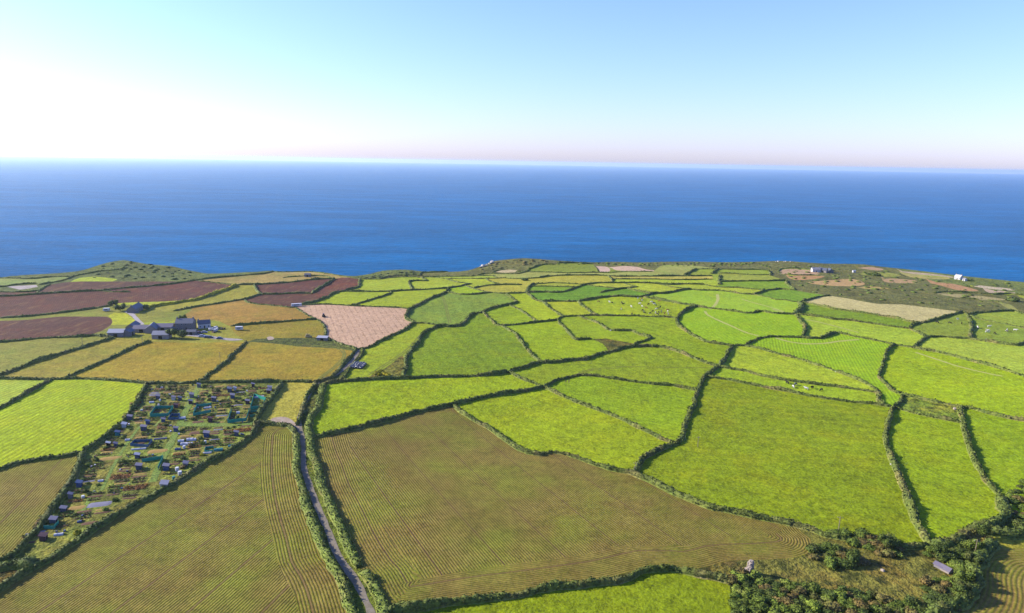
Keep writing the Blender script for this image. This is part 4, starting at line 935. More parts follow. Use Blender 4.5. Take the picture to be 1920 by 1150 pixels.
gable('cottage', 1544, 511, '1538,511 1552,513', 8, 6, 3.0, 5.4, M_STONE, M_SLATE, 'middle seaside cottage with dark slate roof', 'house', 3, 1)
gable('cottage', 1556, 511, '1550,510 1560,514', 7, 5, 2.6, 4.6, M_STONED, M_SLATE, 'right seaside cottage with low dark roof', 'house', 2, 1)
gable('cottage', 1601, 511, HZ, 3.2, 2.4, 2.0, 2.8, M_WHITE, M_TIN, 'tiny white hut on the grass right of the seaside cottages', 'hut', 0, 0, False)
gable('house', 1797, 524, '1790,523 1806,525', 6.5, 5.5, 3.2, 5.2, M_WHITE, M_WHITE, 'bright white house alone on the clifftop at the right', 'house', 3, 2)
gable('outhouse', 1809, 527, '1804,526 1814,528', 3.5, 3, 2.2, 3.2, M_WHITE, M_SLATEL, 'small white outhouse beside the white clifftop house', 'shed', 0, 0)
gable('shed', 577, 519, HZ, 6, 4, 2.4, 3.6, M_STONED, M_SLATE, 'dark blue grey hut alone on the tan coastal pasture', 'shed', 0, 0)
gable('shed', 605, 638, '597,637 616,638', 7, 3, 2.0, 2.6, M_STONED, M_TIN, 'long low grey shed at the corner of the pink stubble', 'shed', 0, 0, True, None, True)
gable('shed', 1761, 1064, '1754,1062 1781,1076', 2.3, 2.1, 1.0, 1.5, M_STONED, M_PURPLE, 'upper half of the little grey roofed shed in the scrub', 'shed', 0, 0, False)
gable('shed', 1774, 1071, '1754,1062 1781,1076', 2.7, 2.2, .9, 1.6, M_STONE, M_PURPLE, 'lower half of the little grey roofed shed in the scrub', 'shed', 0, 0, False)
# ---------------------------------------------------------------- poles
def pole(px, py, h, label, lean=.02):
    p = at([px], [py])[0]; root = empty('telegraph_pole', p, R.uniform(-.4, .4)); tag(root, label, 'telegraph pole', 'telegraph poles'); MB().tube((0, 0, -.5), (lean * h, 0, h), .15, .1, 8).mk('post', M_POLE, root)
    MB().box((lean * h, .1, h - .75), (1.7, .1, .12)).mk('crossarm', M_POLE, root)
    for x in (-.75, .75): MB().tube((lean * h + x, .1, h - .63), (lean * h + x, .1, h - .4), .05).mk('insulator', M_PAINT, root)
M_POLE = plain('pole_wood', '#a8977c', .8, .2, .3, 3)
for a in ((1572, 994, 5.2, 'thin pale pole at the lower edge of the largest green field'), (1827, 1041, 5.6, 'pale telegraph pole among the trees by the corner crop'), (1190, 886, 4.6, 'wooden pole at the hedge corner above the brown crop'), (155, 652, 7, 'telegraph pole in the left olive pasture'), (267, 647, 7, 'telegraph pole standing below the farm barns'), (413, 682, 7, 'telegraph pole in the wide ochre field'), (1308, 838, 5, 'thin pole beside the tall hedge of the wedge field')): pole(*a)
# ---------------------------------------------------------------- stones
M_ROCK = plain('rock', '#c9b8a6', .9, .2, .4, 2); M_PALEROCK = plain('pale_rock', '#dcd6cc', .9, .2, .25, 2)
def rock_mesh(seed, mat):
    g = np.random.default_rng(seed); bm = bmesh.new(); bmesh.ops.create_cube(bm, size=1.0); bmesh.ops.bevel(bm, geom=bm.edges[:], offset=.2, segments=1, affect='EDGES')
    V = np.array([v.co[:] for v in bm.verts]) * (1 + g.normal(0, .07, (len(bm.verts), 3))); F = [tuple(v.index for v in f.verts) for f in bm.faces]; bm.free(); return mesh('stone', V, F, mat)
ROCKS = [rock_mesh(i, M_ROCK) for i in range(6)]; PROCKS = [rock_mesh(i + 20, M_PALEROCK) for i in range(4)]
def boulder(px, py, s, label, pale=True, group=None):
    p = at([px], [py])[0]; o = bpy.data.objects.new('boulder', R.choice(PROCKS if pale else ROCKS)); o.location = (p[0], p[1], p[2] + s * .25); o.scale = (s * R.uniform(.9, 1.5), s, s * R.uniform(.7, 1)); o.rotation_euler = (R.uniform(-.3, .3), R.uniform(-.3, .3), R.uniform(0, 6)); link(o); tag(o, label, 'boulder', group)
for a in ((1672, 765, 1.0, 'pale stone at the gateway left of the rough paddock'), (1740, 781, 1.3, 'white trough in the wall under the rough paddock', True), (1790, 768, 1.3, 'pinkish stone under the hedge of the rough paddock', False), (1672, 872, .9, 'white stone gatepost halfway down the hedge of the tall narrow field'), (1886, 955, 1.2, 'white stone post in the scrub at the right edge'), (1803, 792, 1.2, 'pale stone in the wall corner of the rough paddock'), (1655, 1071, .9, 'flat pinkish slab lying on the dry ground', False), (1145, 620.5, 1.0, 'white stone in the hedge of the tongue-shaped field'), (1568, 698, 1.1, 'pale stone on the hedge of the lens-shaped field')): boulder(*a)
for i, (px, py, s) in enumerate(((922.5, 493.5, 4), (918, 495.5, 2.4), (913, 498, 2), (905, 500, 3), (902, 501.5, 2), (909, 499.3, 1.8))): boulder(px, py, s, ('large' if s > 2.8 else 'small') + ' white rock on the seaward edge of the middle headland', True, 'white rocks on the middle headland')
for px, s_ in ((1455, 1.2), (1459, 1.9), (1470, 1.0), (1473, 1.6), (1482, 1.3)): boulder(px, 491.3, s_, 'low white rock on the clifftop right of the middle', True, 'white rocks on the clifftop')
def stump():
    p = at([1405], [1076])[0]; root = empty('stone_stump', p); tag(root, 'ruined stump of stones standing on a rubble heap by the brown crop', 'ruin')
    prof = [(2.3, -.3), (2.0, .5), (1.5, 1.1), (1.0, 1.7), (.82, 2.4), (.8, 3.2), (.72, 3.9), (.45, 4.5)]; g = np.random.default_rng(3); V = []; n = 14
    for r, z in prof:
        for i in range(n): a = 6.2832 * i / n; rr = r * .86 * (1 + g.normal(0, .07)); V.append((math.cos(a) * rr + .1 * max(z - 1, 0) ** .5, math.sin(a) * rr, z))
    F = [(k * n + i, k * n + (i + 1) % n, (k + 1) * n + (i + 1) % n, (k + 1) * n + i) for k in range(len(prof) - 1) for i in range(n)] + [tuple(range((len(prof) - 1) * n, len(prof) * n))]
    mk('rubble_core', V, F, M_STONE, root)
    zz = [z for _, z in prof]; rr_ = [r for r, _ in prof]
    for i in range(230):
        z = 4.4 * R.random() ** 1.25; a = R.uniform(0, 6.28); r = float(np.interp(z, zz, rr_)) * .9
        if 2.5 < z < 3.9 and -1.0 < a - .2 < .5 : r *= .55
        o = bpy.data.objects.new('stone', R.choice(ROCKS)); s = R.uniform(.26, .5) if z > 1 else R.uniform(.3, .62); o.scale = (s * R.uniform(.9, 1.5), s, s * R.uniform(.6, .9)); o.location = (math.cos(a) * r + .1 * max(z - 1, 0) ** .5, math.sin(a) * r, z); o.rotation_euler = (R.uniform(-.4, .4), R.uniform(-.4, .4), a + R.uniform(-.4, .4)); link(o, root)
    for i in range(40):
        a = R.uniform(0, 6.28); r = R.uniform(1.9, 2.9); o = bpy.data.objects.new('stone', R.choice(ROCKS)); s = R.uniform(.25, .5); o.scale = (s * 1.3, s, s * .8); x, y = math.cos(a) * r, math.sin(a) * r; o.location = (x, y, float(hgt(p[0] + x, p[1] + y)) - p[2] + s * .2); o.rotation_euler = (R.uniform(-.4, .4), R.uniform(-.4, .4), a); link(o, root)
stump()
# ---------------------------------------------------------------- cattle
def skin_mesh(name, verts, edges, radii, root_i, mat):
    me = bpy.data.meshes.new(name); me.from_pydata(verts, edges, []); o = link(bpy.data.objects.new(name, me)); m = o.modifiers.new('s', 'SKIN'); 
    for v, r in zip(me.skin_vertices[0].data, radii): v.radius = (r if isinstance(r, tuple) else (r, r))
    me.skin_vertices[0].data[root_i].use_root = True; s = o.modifiers.new('b', 'SUBSURF'); s.levels = s.render_levels = 1
    dg = bpy.context.evaluated_depsgraph_get(); out = bpy.data.meshes.new_from_object(o.evaluated_get(dg)); out.name = name; bpy.data.objects.remove(o); out.materials.clear(); out.materials.append(mat); out.polygons.foreach_set('use_smooth', np.ones(len(out.polygons), bool)); return out
def cow_mesh(mat, graze):
    hd = (1.35, 0, .35) if graze else (1.45, 0, 1.5); nk = (1.05, 0, .95) if graze else (1.1, 0, 1.38)
    v = [(0, 0, 1.05), (.65, 0, 1.12), (-.65, 0, 1.12), nk, hd, (hd[0] + .28, 0, hd[2] - .2)]; r = [.4, .36, .36, .22, .17, .1]; e = [(0, 1), (0, 2), (1, 3), (3, 4), (4, 5)]
    for x in (.62, -.66):
        for y in (-.2, .2):
            b = len(v); v += [(x, y, .75), (x + (.04 if x > 0 else -.06), y, .38), (x, y, .02)]; r += [.15, .09, .075]; e += [(1 if x > 0 else 2, b), (b, b + 1), (b + 1, b + 2)]
    b = len(v); v += [(-.95, 0, 1.2), (-1.02, 0, .6)]; r += [.06, .03]; e += [(2, b), (b, b + 1)]
    return skin_mesh('cow', v, e, r, 0, mat)
def cow_mat(name, a, b, th):
    t = NT(name); n = t.noise(t.obpos(), 1.3, 1, .4); return t.out(t.mix(t.ramp(n, th, th + .04), alb(a), alb(b)), .8, .2)
M_COWW = cow_mat('white_hide', '#f2eee6', '#d9cfc0', .6); M_COWD = cow_mat('dark_hide', '#2c2622', '#4a3a30', .55); M_COWP = cow_mat('pied_hide', '#26221f', '#e6e0d6', .52); M_COWB = cow_mat('brown_hide', '#8a5a34', '#a5764a', .5)
COWS = {k: [cow_mesh(m, True), cow_mesh(m, False)] for k, m in (('white', M_COWW), ('dark', M_COWD), ('black and white', M_COWP), ('brown', M_COWB))}
def cow(px, py, kind, where, group):
    p = at([px], [py])[0]; o = bpy.data.objects.new('cow', R.choice(COWS[kind])); o.location = p; o.rotation_euler = (0, 0, R.uniform(0, 6.28)); s = R.uniform(1.0, 1.2); o.scale = (s, s, s); link(o); tag(o, f'{kind} cow grazing {where}', 'cow', group)
CZ = [(1204, 565), (1202, 567), (1226, 570), (1222, 568), (1230, 574), (1236, 566), (1204, 576), (1205, 583), (1207, 586), (1231, 581), (1234, 580), (1251, 583), (1252, 586), (1224, 585), (1219, 589), (1229, 588), (1235, 587), (1246, 589), (1253, 590), (1168, 572), (1166, 569), (1143, 568), (1148, 569), (1122, 567), (1184, 577), (1209, 588), (1240, 586), (1227, 572), (1238, 577), (1212, 579), (1199, 571), (1216, 572), (1233, 591), (1165, 581), (1185, 590), (1203, 562), (1196, 561)]
for i, q in enumerate(CZ): cow(q[0], q[1], ['white', 'dark', 'black and white', 'white', 'dark', 'brown'][i % 6], 'in the field below the long dark green field', 'cattle in the middle field')
for px, py, k in ((1796, 600, 'white'), (1803, 608, 'dark'), (1780, 607, 'dark'), (1757, 606, 'dark')): cow(px, py, k, 'in the field at the end of the straw-coloured strip', 'cattle by the straw-coloured strip')
for px, py, k in ((1833, 616, 'white'), (1854, 614, 'white'), (1853, 622, 'white'), (1850, 624, 'white'), (1865, 627, 'dark'), (1888, 621, 'white'), (1887, 623, 'black and white'), (1903, 621, 'white'), (1849, 640, 'white'), (1821, 606, 'white')): cow(px, py, k, 'in the upper right field of white cattle', 'cattle in the upper right field')
for px, py, k in ((1476, 720, 'dark'), (1487, 727, 'white'), (1491, 723, 'black and white'), (1512, 731, 'white'), (1523, 729, 'dark'), (1540, 733, 'dark')): cow(px, py, k, 'in the narrow strip above the largest green field', 'cattle in the narrow strip')
# ---------------------------------------------------------------- vehicles, bales
def paint(name, c): return plain(name, c, .35, .5, .05, 2, 0)
M_TYRE = plain('tyre_rubber', '#2a2a2b', .9, .2, .1, 2, 0)
def wheel(x, y, r, w, root):
    h = MB().tube((x, y - w / 2, r), (x, y + w / 2, r), r, r, 10).mk('wheel', M_TYRE, root)
    MB().tube((x, y - w / 2 - .02, r), (x, y + w / 2 + .02, r), r * .55, r * .55, 8).mk('rim', M_TIN, h)
def car(px, py, col, label, rz, van=False):
    p = at([px], [py])[0]; root = empty('parked_car' if not van else 'parked_van', p, rz); tag(root, label, 'van' if van else 'car', 'vehicles parked at the farm'); m = paint('car_paint', col)
    b = MB().box((0, 0, .32), (4.2, 1.75, .52), 0, .96); b.mk('body', m, root)
    t = 1.5 if van else .58
    MB().box((-.15 if not van else -.4, 0, .84), (2.5 if not van else 3.2, 1.6, t if not van else 1.05), 0, .78 if not van else .94).mk('cabin', M_GLASS if not van else m, root)
    MB().box((-.15 if not van else -.4, 0, .84 + (t if not van else 1.05)), (1.9 if not van else 2.9, 1.22 if not van else 1.48, .05)).mk('roof', m, root)
    for x in (-1.3, 1.3):
        for y in (-.82, .82): wheel(x, y, .33, .22, root)
    for y in (-.6, .6): MB().box((2.08, y, .55), (.08, .3, .16)).mk('headlight', M_PAINT, root)
for a in ((383, 624.5, '#c9ccd4', 'silver car parked in front of the white gabled cottage', .3), (388, 633.5, '#3a4a7a', 'dark blue car on the lower edge of the farm yard', .1), (394, 634, '#41485a', 'grey car beside the dark blue car on the yard edge', .2), (412, 636, '#4a5a86', 'blue car at the far end of the yard edge', 0), (378, 632, '#e8e8ea', 'white car at the yard edge nearest the small shed', .4), (372, 625, '#7d3030', 'red car in the yard beside the main farmhouse', 1.2), (397, 620, '#f0f0ee', 'white van right of the white gabled cottage', .7, True), (404, 622, '#dcdcd8', 'pale van among the clutter right of the farm', 1.6, True)): car(*a)
for px, py, L, lab in ((448.5, 619, 5, 'white caravan alone in the rough grass right of the farm'), (200, 584, 4.5, 'small white caravan beside the bright lawn'), (556, 575, 8.5, 'long white trailer at the top corner of the pink stubble')):
    p = at([px], [py])[0]; root = empty('caravan' if L < 8 else 'trailer', p, .15 if L < 8 else .35); tag(root, lab, 'caravan' if L < 8 else 'trailer'); MB().box((0, 0, .55), (L, 2.3, 2.0), 0, .95).mk('body', M_PAINT, root)
    for y in (-1, 1): wheel(.2, y, .38, .22, root); wheel(-.7, y, .38, .22, root)
    MB().box((0, -1.16, 1.35), (L * .5, .06, .6)).mk('window', M_GLASS, root); MB().tube((L / 2, 0, .5), (L / 2 + 1.1, 0, .5), .06).mk('drawbar', M_DARK, root)
def tractor(px, py):
    p = at([px], [py])[0]; root = empty('tractor', p, 2.0); tag(root, 'small dark tractor working on the pink stubble field', 'tractor'); m = paint('tractor_paint', '#5a2c28')
    MB().box((.9, 0, .8), (1.9, .8, .75), 0, .9).mk('bonnet', m, root); MB().box((-.55, 0, .7), (1.4, 1.3, .5)).mk('chassis', m, root); MB().box((-.6, 0, 1.2), (1.3, 1.3, 1.35), 0, .88).mk('cab', M_GLASS, root); MB().box((-.6, 0, 2.56), (1.4, 1.35, .1)).mk('roof', m, root)
    for y in (-.85, .85): wheel(-.7, y, .85, .45, root); wheel(1.4, y * .85, .5, .3, root)
    MB().tube((1.2, .3, 1.5), (1.2, .3, 2.3), .05).mk('exhaust', M_DARK, root); MB().box((-2.2, 0, .35), (1.2, 2.6, .5)).mk('hitched_rake', M_DARK, root)
tractor(606.5, 594)
def bale_mesh(r, w, mat):
    m = MB(); m.tube((0, -w / 2, 0), (0, -w / 2 + .12, 0), r * .88, r, 14); m.tube((0, -w / 2 + .12, 0), (0, w / 2 - .12, 0), r, r, 14); m.tube((0, w / 2 - .12, 0), (0, w / 2, 0), r, r * .88, 14); return mesh('bale', m.v, m.f, mat)
BALE = bale_mesh(.68, 1.25, plain('black_wrap', '#3a3d52', .25, .6, .15, 2))
P = resample(gp('656,692 662,687 668,681 676,677'), 1.5); dd = P[-1] - P[0]; dd /= np.linalg.norm(dd); nb = np.array([-dd[1], dd[0]])
for r_ in range(5):
    for i, q in enumerate(P[1:9]):
        if R.random() < .12: continue
        x, y = q + nb * (-1.6 * r_ + R.uniform(-.1, .1)); o = bpy.data.objects.new('silage_bale', BALE); o.location = (x, y, float(hgt(x, y)) + .66); o.rotation_euler = (0, 0, math.atan2(dd[1], dd[0]) + R.uniform(-.1, .1)); link(o); tag(o, 'black wrapped silage bale in the cluster beside the lane', 'bale', 'silage bales beside the lane')
STRAW = bale_mesh(.7, 1.2, plain('straw', '#e0c688', .9, .1, .3, 4))
for i, (px, py, z) in enumerate(((574, 633, 0), (577, 633, 0), (580, 633, 0), (583, 633.2, 0), (575.5, 633, 1.2), (579, 633, 1.2))):
    p = at([px], [py])[0]; o = bpy.data.objects.new('straw_bale', STRAW); o.location = (p[0], p[1], p[2] + .68 + z); o.rotation_euler = (0, 0, 1.5); link(o); tag(o, 'pale straw bale in the small stack beside the pink stubble', 'bale', 'straw bales by the stubble field')
for px, py, s in ((404, 616, 1.6), (407, 618, 1.2), (400, 624, 1.0), (416, 618, 1.1), (421, 617, .9)): 
    p = at([px], [py])[0]; o = MB().box((0, 0, 0), (2.2 * s, 1.2 * s, .9 * s), R.uniform(0, 3), .85).mk('pallet_stack', R.choice([M_WHITE, M_WOOD, M_TIN])); o.location = p; tag(o, 'pale heap of boards among the clutter right of the farm', 'pallet stack', 'clutter right of the farm')
# ---------------------------------------------------------------- allotments
AX = gp('330,800 372,712'); ax = AX[1] - AX[0]; ax /= np.linalg.norm(ax); ay = np.array([-ax[1], ax[0]]); ARZ = math.atan2(ax[1], ax[0])
APOLY = gp('268,726 330,722 420,722 515,724 500,745 486,775 474,806 440,830 400,850 360,870 320,893 270,920 210,952 150,985 95,1010 40,1022 30,1012 80,972 115,935 148,890 160,865 190,832 225,795 250,760')
M_SOIL = plain('dug_soil', '#86664c', .95, .1, .35, 2, .05); M_LEAFBED = leafy('vegetable_leaves', ('#7fa030', '#5f8628', '#a9b848'), .5, 4); M_DARKBED = leafy('kale_leaves', ('#4d6a34', '#5c7a3c', '#3f5a30'), .5, 4); M_STRAWBED = plain('straw_mulch', '#c7a45c', .95, .1, .4, 3, .05); M_ORANGE = leafy('orange_flowers', ('#c9793a', '#a88238', '#8a8a34'), .6, 5); M_PATH = leafy('mown_path', ('#8fa838', '#7c9630', '#a0aa4c'), .55, 2)
M_NET = plain('teal_netting', '#1fb496', .6, .3, .15, 2, 0); M_NETB = plain('blue_netting', '#3a6f98', .6, .3, .2, 2, 0); M_FLEECE = plain('white_fleece', '#e6e8ee', .7, .3, .15, 2); M_GREYT = plain('grey_tarp', '#8f8c9c', .7, .3, .25, 2)
def ramp_path(px, w): ribbon('allotment_path', px, w, M_PATH, .05)
ramp_path('378,712 370,730 358,752 346,775 336,797 326,820 312,846 300,872 292,890 286,904', 2.6); ramp_path('338,796 360,796 400,797 440,796 474,794', 4.5); ramp_path('262,800 245,822 228,848 214,872 200,900 190,920', 1.2); ramp_path('330,745 310,778 290,800', 1.0); ramp_path('430,742 415,780', 1.0); ramp_path('176,920 160,950 146,975', 1.2)
OCC = []
def free(q, r):
    return all((q[0] - a[0]) ** 2 + (q[1] - a[1]) ** 2 > (r + a[2]) ** 2 for a in OCC)
PATHS = [smooth(gp(s), 3) for s in ('378,712 358,752 336,797 312,846 286,904', '338,796 400,797 474,794', '262,800 228,848 190,920')]
def shed(px, py, L, W, H, wall, roof, label, cat='shed', lean=True):
    p = at([px], [py])[0]; OCC.append((p[0], p[1], max(L, W) * .55)); return gable('garden_shed' if cat == 'shed' else cat.replace(' ', '_'), px, py, '330,800 372,712', L * .78, W * .78, H * .85, H * .85 + .45, wall, roof, label, cat, 0, 0, cat == 'shed', 'sheds and shelters in the allotments', lean)
W1 = plain('blue_grey_boards', '#5c6478', .8, .2, .2, 3); W2 = plain('teal_boards', '#2f9a98', .7, .3, .15, 3); W3 = plain('purple_brown_boards', '#6a4a52', .8, .2, .2, 3); W4 = plain('lilac_felt', '#9a96a4', .8, .2, .2, 3); W5 = plain('bright_blue_boards', '#44608f', .7, .3, .15, 3); W6 = plain('cream_boards', '#efe6c4', .8, .2, .1, 3)
def Z(k, x, y):
    x0, y0 = {1: (200, 700), 2: (360, 700), 3: (140, 800), 4: (300, 790), 5: (30, 900)}[k]; return x0 + x / 9.583, y0 + y / 9.583
for k, x, y, L, W, H, wall, roof, lab in ((1, 420, 830, 2.6, 2.2, 1.9, W1, W4, 'blue grey shed against the upper west hedge'), (1, 320, 960, 3.2, 2.0, 1.6, M_WHITE, M_TIN, 'white lean-to shed against the west hedge'), (1, 670, 1020, 2.8, 2.6, 2.0, W1, W4, 'larger blue grey shed beside the west path'),
        (1, 200, 1110, 2.4, 2.0, 1.7, W2, W5, 'teal and blue hut at the bend of the west hedge'), (1, 740, 905, 2.2, 1.8, 1.4, W5, W5, 'bright blue hut below the square teal cage'), (1, 1020, 870, 2.0, 1.8, 1.5, W5, W4, 'blue hut at the right corner below the square teal cage'), (1, 1245, 1040, 2.4, 2.0, 1.8, W5, W4, 'blue shed at the edge of the broad grass path'),
        (1, 925, 460, 2.4, 2.0, 1.8, W1, W4, 'grey blue shed in the upper left plots'), (1, 1205, 475, 2.6, 2.0, 1.6, M_WHITE, W4, 'white and lilac shed in the upper left plots'), (1, 1320, 485, 2.2, 1.8, 1.7, W1, M_SLATE, 'dark shed beside the white and lilac shed'), (1, 1530, 430, 3.0, 2.2, 1.9, M_STONED, W4, 'grey shed left of the main grass path'), (1, 1510, 545, 2.4, 2.0, 1.7, W3, M_SLATE, 'dark shed left of the main path below the grey shed'), (1, 1250, 620, 2.2, 2.0, 1.8, W3, W3, 'dark plum hut right of the square teal cage'), (1, 1660, 250, 2.4, 2.0, 1.9, M_STONED, M_SLATE, 'grey shed at the top end of the main path'),
        (2, 680, 330, 3.4, 2.4, 2.0, W1, M_SLATE, 'dark grey shed in the upper right plots'), (2, 775, 305, 1.6, 1.6, 1.6, M_WHITE, M_TIN, 'small white hut beside the dark grey shed'), (2, 730, 440, 3.6, 2.2, 1.8, W5, W4, 'lilac roofed blue shed in the upper right plots'), (2, 395, 500, 2.6, 2.2, 2.0, W1, W4, 'dark blue shed right of the main path'), (2, 1100, 245, 2.0, 1.8, 1.9, W3, W4, 'lilac roofed hut under the top hedge'), (2, 1400, 300, 3.2, 2.4, 1.9, M_WHITE, W4, 'white and lilac shed in the top right corner'), (2, 1380, 355, 2.6, 2.0, 1.7, W3, W4, 'purple shed just below the white corner shed'), (2, 1000, 545, 2.6, 2.2, 1.8, W3, W4, 'purple shed between two teal cages'), (2, 330, 870, 2.2, 2.0, 2.0, W3, W3, 'plum coloured hut above the broad grass path'), (2, 800, 1120, 2.2, 2.0, 2.0, W1, W4, 'lilac grey shed in the lower right plots'),
        (3, 610, 355, 1.6, 1.6, 1.8, M_DARK, M_WHITE, 'dark hut with a white roof in the west plots'), (3, 740, 345, 1.8, 1.4, 1.2, W1, W4, 'low grey box beside the white roofed hut'), (3, 1130, 560, 2.4, 2.0, 1.7, W1, M_TIN, 'pale roofed shed above the long teal net'), (3, 1160, 755, 2.8, 2.4, 1.8, W1, W4, 'lilac shed below the long teal net'), (3, 1650, 770, 3.0, 2.4, 2.0, W5, W4, 'dark blue shed with lilac roof beside the main path'), (3, 1620, 1090, 4.2, 3.0, 2.0, W6, M_SLATEL, 'largest shed with cream end wall near the lower hedge'), (3, 90, 1070, 2.8, 2.0, 1.8, W5, W5, 'blue shed in the shade of the lower west hedge'),
        (4, 840, 270, 3.4, 2.6, 2.1, W5, W4, 'purple blue shed beside the white cloches'), (4, 465, 790, 3.0, 2.0, 1.2, M_STONED, M_GREYT, 'low grey flat roofed shed near the lower hedge'), (5, 860, 560, 2.2, 2.0, 1.4, W1, W4, 'pale blue hut in the shade of the west hedge'), (5, 680, 770, 2.8, 2.2, 1.7, W1, W4, 'blue grey shed in the lower shaded plots'), (5, 500, 1070, 2.8, 2.2, 1.7, W3, W3, 'brown shed at the lowest end of the allotments'), (5, 985, 320, 1.8, 1.4, 1.7, M_STONED, W4, 'small grey hut under the lower west hedge')):
    px, py = Z(k, x, y); shed(px, py, L, W, H, wall, roof, lab)
# net cages: posts and sagging nets
def cage(pxs, h, mat, label, sides=(0, 1, 2, 3), top=False):
    C = gp(pxs); c = C.mean(0); z = float(hgt(*c)); root = empty('net_cage', (c[0], c[1], z)); tag(root, label, 'net cage', 'netted plots in the allotments'); OCC.extend((q[0], q[1], .8) for q in C)
    for k in sides:
        a, b = C[k] - c, C[(k + 1) % len(C)] - c; L = np.linalg.norm(b - a); n = max(2, int(L / 2.2)); V, F = [], []; d = (b - a) / L; nn = np.array([-d[1], d[0]]) * .05
        for i in range(n + 1):
            q = a + (b - a) * i / n; MB().tube((q[0], q[1], -.3), (q[0], q[1], h + .15), .05, .05, 5).mk('post', M_POLE, root)
        m = n * 4
        for i in range(m + 1):
            q = a + (b - a) * i / m; sag = -.12 * h * math.sin(math.pi * (i % 4) / 4)
            for s, zz in ((1, .05), (1, h + sag), (-1, h + sag), (-1, .05)): V.append((q[0] + nn[0] * s, q[1] + nn[1] * s, zz))
        F = [(i * 4 + j, i * 4 + (j + 1) % 4, (i + 1) * 4 + (j + 1) % 4, (i + 1) * 4 + j) for i in range(m) for j in range(4)] + [(0, 1, 2, 3), (m * 4 + 3, m * 4 + 2, m * 4 + 1, m * 4)]
        mk('net', V, F, mat, root)
def ZP(k, s): return ' '.join('%.2f,%.2f' % Z(k, *map(float, w.split(','))) for w in s.split())
cage(ZP(1, '780,785 1105,780 1200,640 880,640'), 1.7, M_NET, 'square teal netted cage in the upper left plots')
cage(ZP(2, '20,770 90,605 350,580 340,710'), 1.5, M_NET, 'open teal netting right of the main grass path', (0, 1, 3))
cage(ZP(2, '640,900 710,690 1035,680 975,870'), 1.7, M_NET, 'teal netted cage in front of the purple shed', (0, 2, 3))
cage(ZP(2, '1050,660 1120,420 1330,500 1250,650'), 1.9, M_NET, 'tall teal cage beside the east hedge', (0, 1, 2, 3))
cage(ZP(2, '1040,790 1200,780 1190,700 1050,700'), 1.2, M_NET, 'low teal netting below the tall teal cage', (0, 2))
cage(ZP(3, '1160,700 1210,640 1590,580 1500,790'), 1.6, M_NET, 'long teal netted plot left of the main path', (1, 2))
cage(ZP(3, '1000,350 1080,280 1400,270 1320,380'), 1.3, M_NETB, 'dark blue netted plot in the west plots')
cage(ZP(1, '1110,840 1170,770 1320,770 1290,840'), 1.4, M_NETB, 'dark blue net over the plot beside the white heap')
cage(ZP(4, '800,560 960,560 960,480 820,490'), 1.0, M_NET, 'low teal netting in the lower right plots', (0, 2, 3))
cage(ZP(5, '500,880 680,890 770,790 640,770'), 1.3, M_NET, 'teal netting in the lowest shaded plots', (0, 1))
# cloches and tunnels
def tunnel(px, py, L, r, mat, label):
    p = at([px], [py])[0]; OCC.append((p[0], p[1], L * .5)); root = empty('poly_tunnel', p, ARZ + 1.57); tag(root, label, 'poly tunnel', 'cloches and poly tunnels in the allotments'); V, F = [], []; n = 9; m = max(3, int(L / 1.0))
    for i in range(m + 1):
        for j in range(n): a = math.pi * j / (n - 1); k = 1 if i % 2 == 0 else .95; V.append((-L / 2 + L * i / m, math.cos(a) * r * k, math.sin(a) * r * 1.1 * k))
    F = [(i * n + j, (i + 1) * n + j, (i + 1) * n + j + 1, i * n + j + 1) for i in range(m) for j in range(n - 1)] + [tuple(range(n))[::-1], tuple(range(m * n, (m + 1) * n))]
    mk('cover', V, F, mat, root)
    for i in range(0, m + 1, 2):
        b = MB(); q = [(-L / 2 + L * i / m, math.cos(math.pi * j / 6) * (r + .03), math.sin(math.pi * j / 6) * (r * 1.1 + .03)) for j in range(7)]
        for a_, b_ in zip(q[:-1], q[1:]): b.tube(a_, b_, .035, .035, 4)
        b.mk('hoop', M_TIN, root)
for k, x, y, L, r, m, lab in ((4, 380, 365, 2.4, .8, M_FLEECE, 'white cloche at the left of the white cloche group'), (4, 430, 420, 2.6, .9, M_FLEECE, 'white cloche at the front of the white cloche group'), (4, 540, 340, 2.6, .9, M_FLEECE, 'tall white cloche at the back of the white cloche group'), (4, 600, 340, 2.2, .8, M_FLEECE, 'white cloche at the right of the white cloche group'), (4, 530, 420, 2.4, .9, M_FLEECE, 'white cloche in the middle of the white cloche group'), (4, 320, 510, 2.2, .7, W5, 'blue covered frame below the white cloche group'),
        (4, 1050, 525, 3.4, .9, W2, 'teal covered tunnel in the lower right plots'), (4, 1270, 455, 2.0, .7, W2, 'small teal covered frame near the east end'), (4, 850, 575, 3.2, .5, M_FLEECE, 'long low pale tunnel in the lower right plots'), (2, 285, 625, 3.0, .6, M_FLEECE, 'white low tunnel inside the open teal netting'), (2, 1210, 440, 4.5, .9, M_FLEECE, 'pale hooped tunnel inside the tall teal cage'), (1, 1350, 815, 3.2, .8, M_FLEECE, 'white tunnel at the end of the dark blue net'), (3, 1150, 410, 5.5, .5, M_FLEECE, 'long white low tunnel below the dark blue netted plot'), (3, 1540, 225, 5, .5, M_GREYT, 'long grey low tunnel in the middle plots'), (5, 770, 990, 2.6, .6, M_FLEECE, 'white low tunnel near the lower end'), (3, 950, 250, 1.8, .7, M_FLEECE, 'small white cloche beside the west path'), (1, 810, 530, 2.0, .7, M_FLEECE, 'greenish white cloche in the upper left plots'), (3, 470, 985, 1.8, .6, M_FLEECE, 'small white cloche in the lower west plots'), (2, 830, 720, 1.4, .9, M_FLEECE, 'white cloche inside the teal cage in front of the purple shed')):
    px, py = Z(k, x, y); tunnel(px, py, L, r, m, lab)
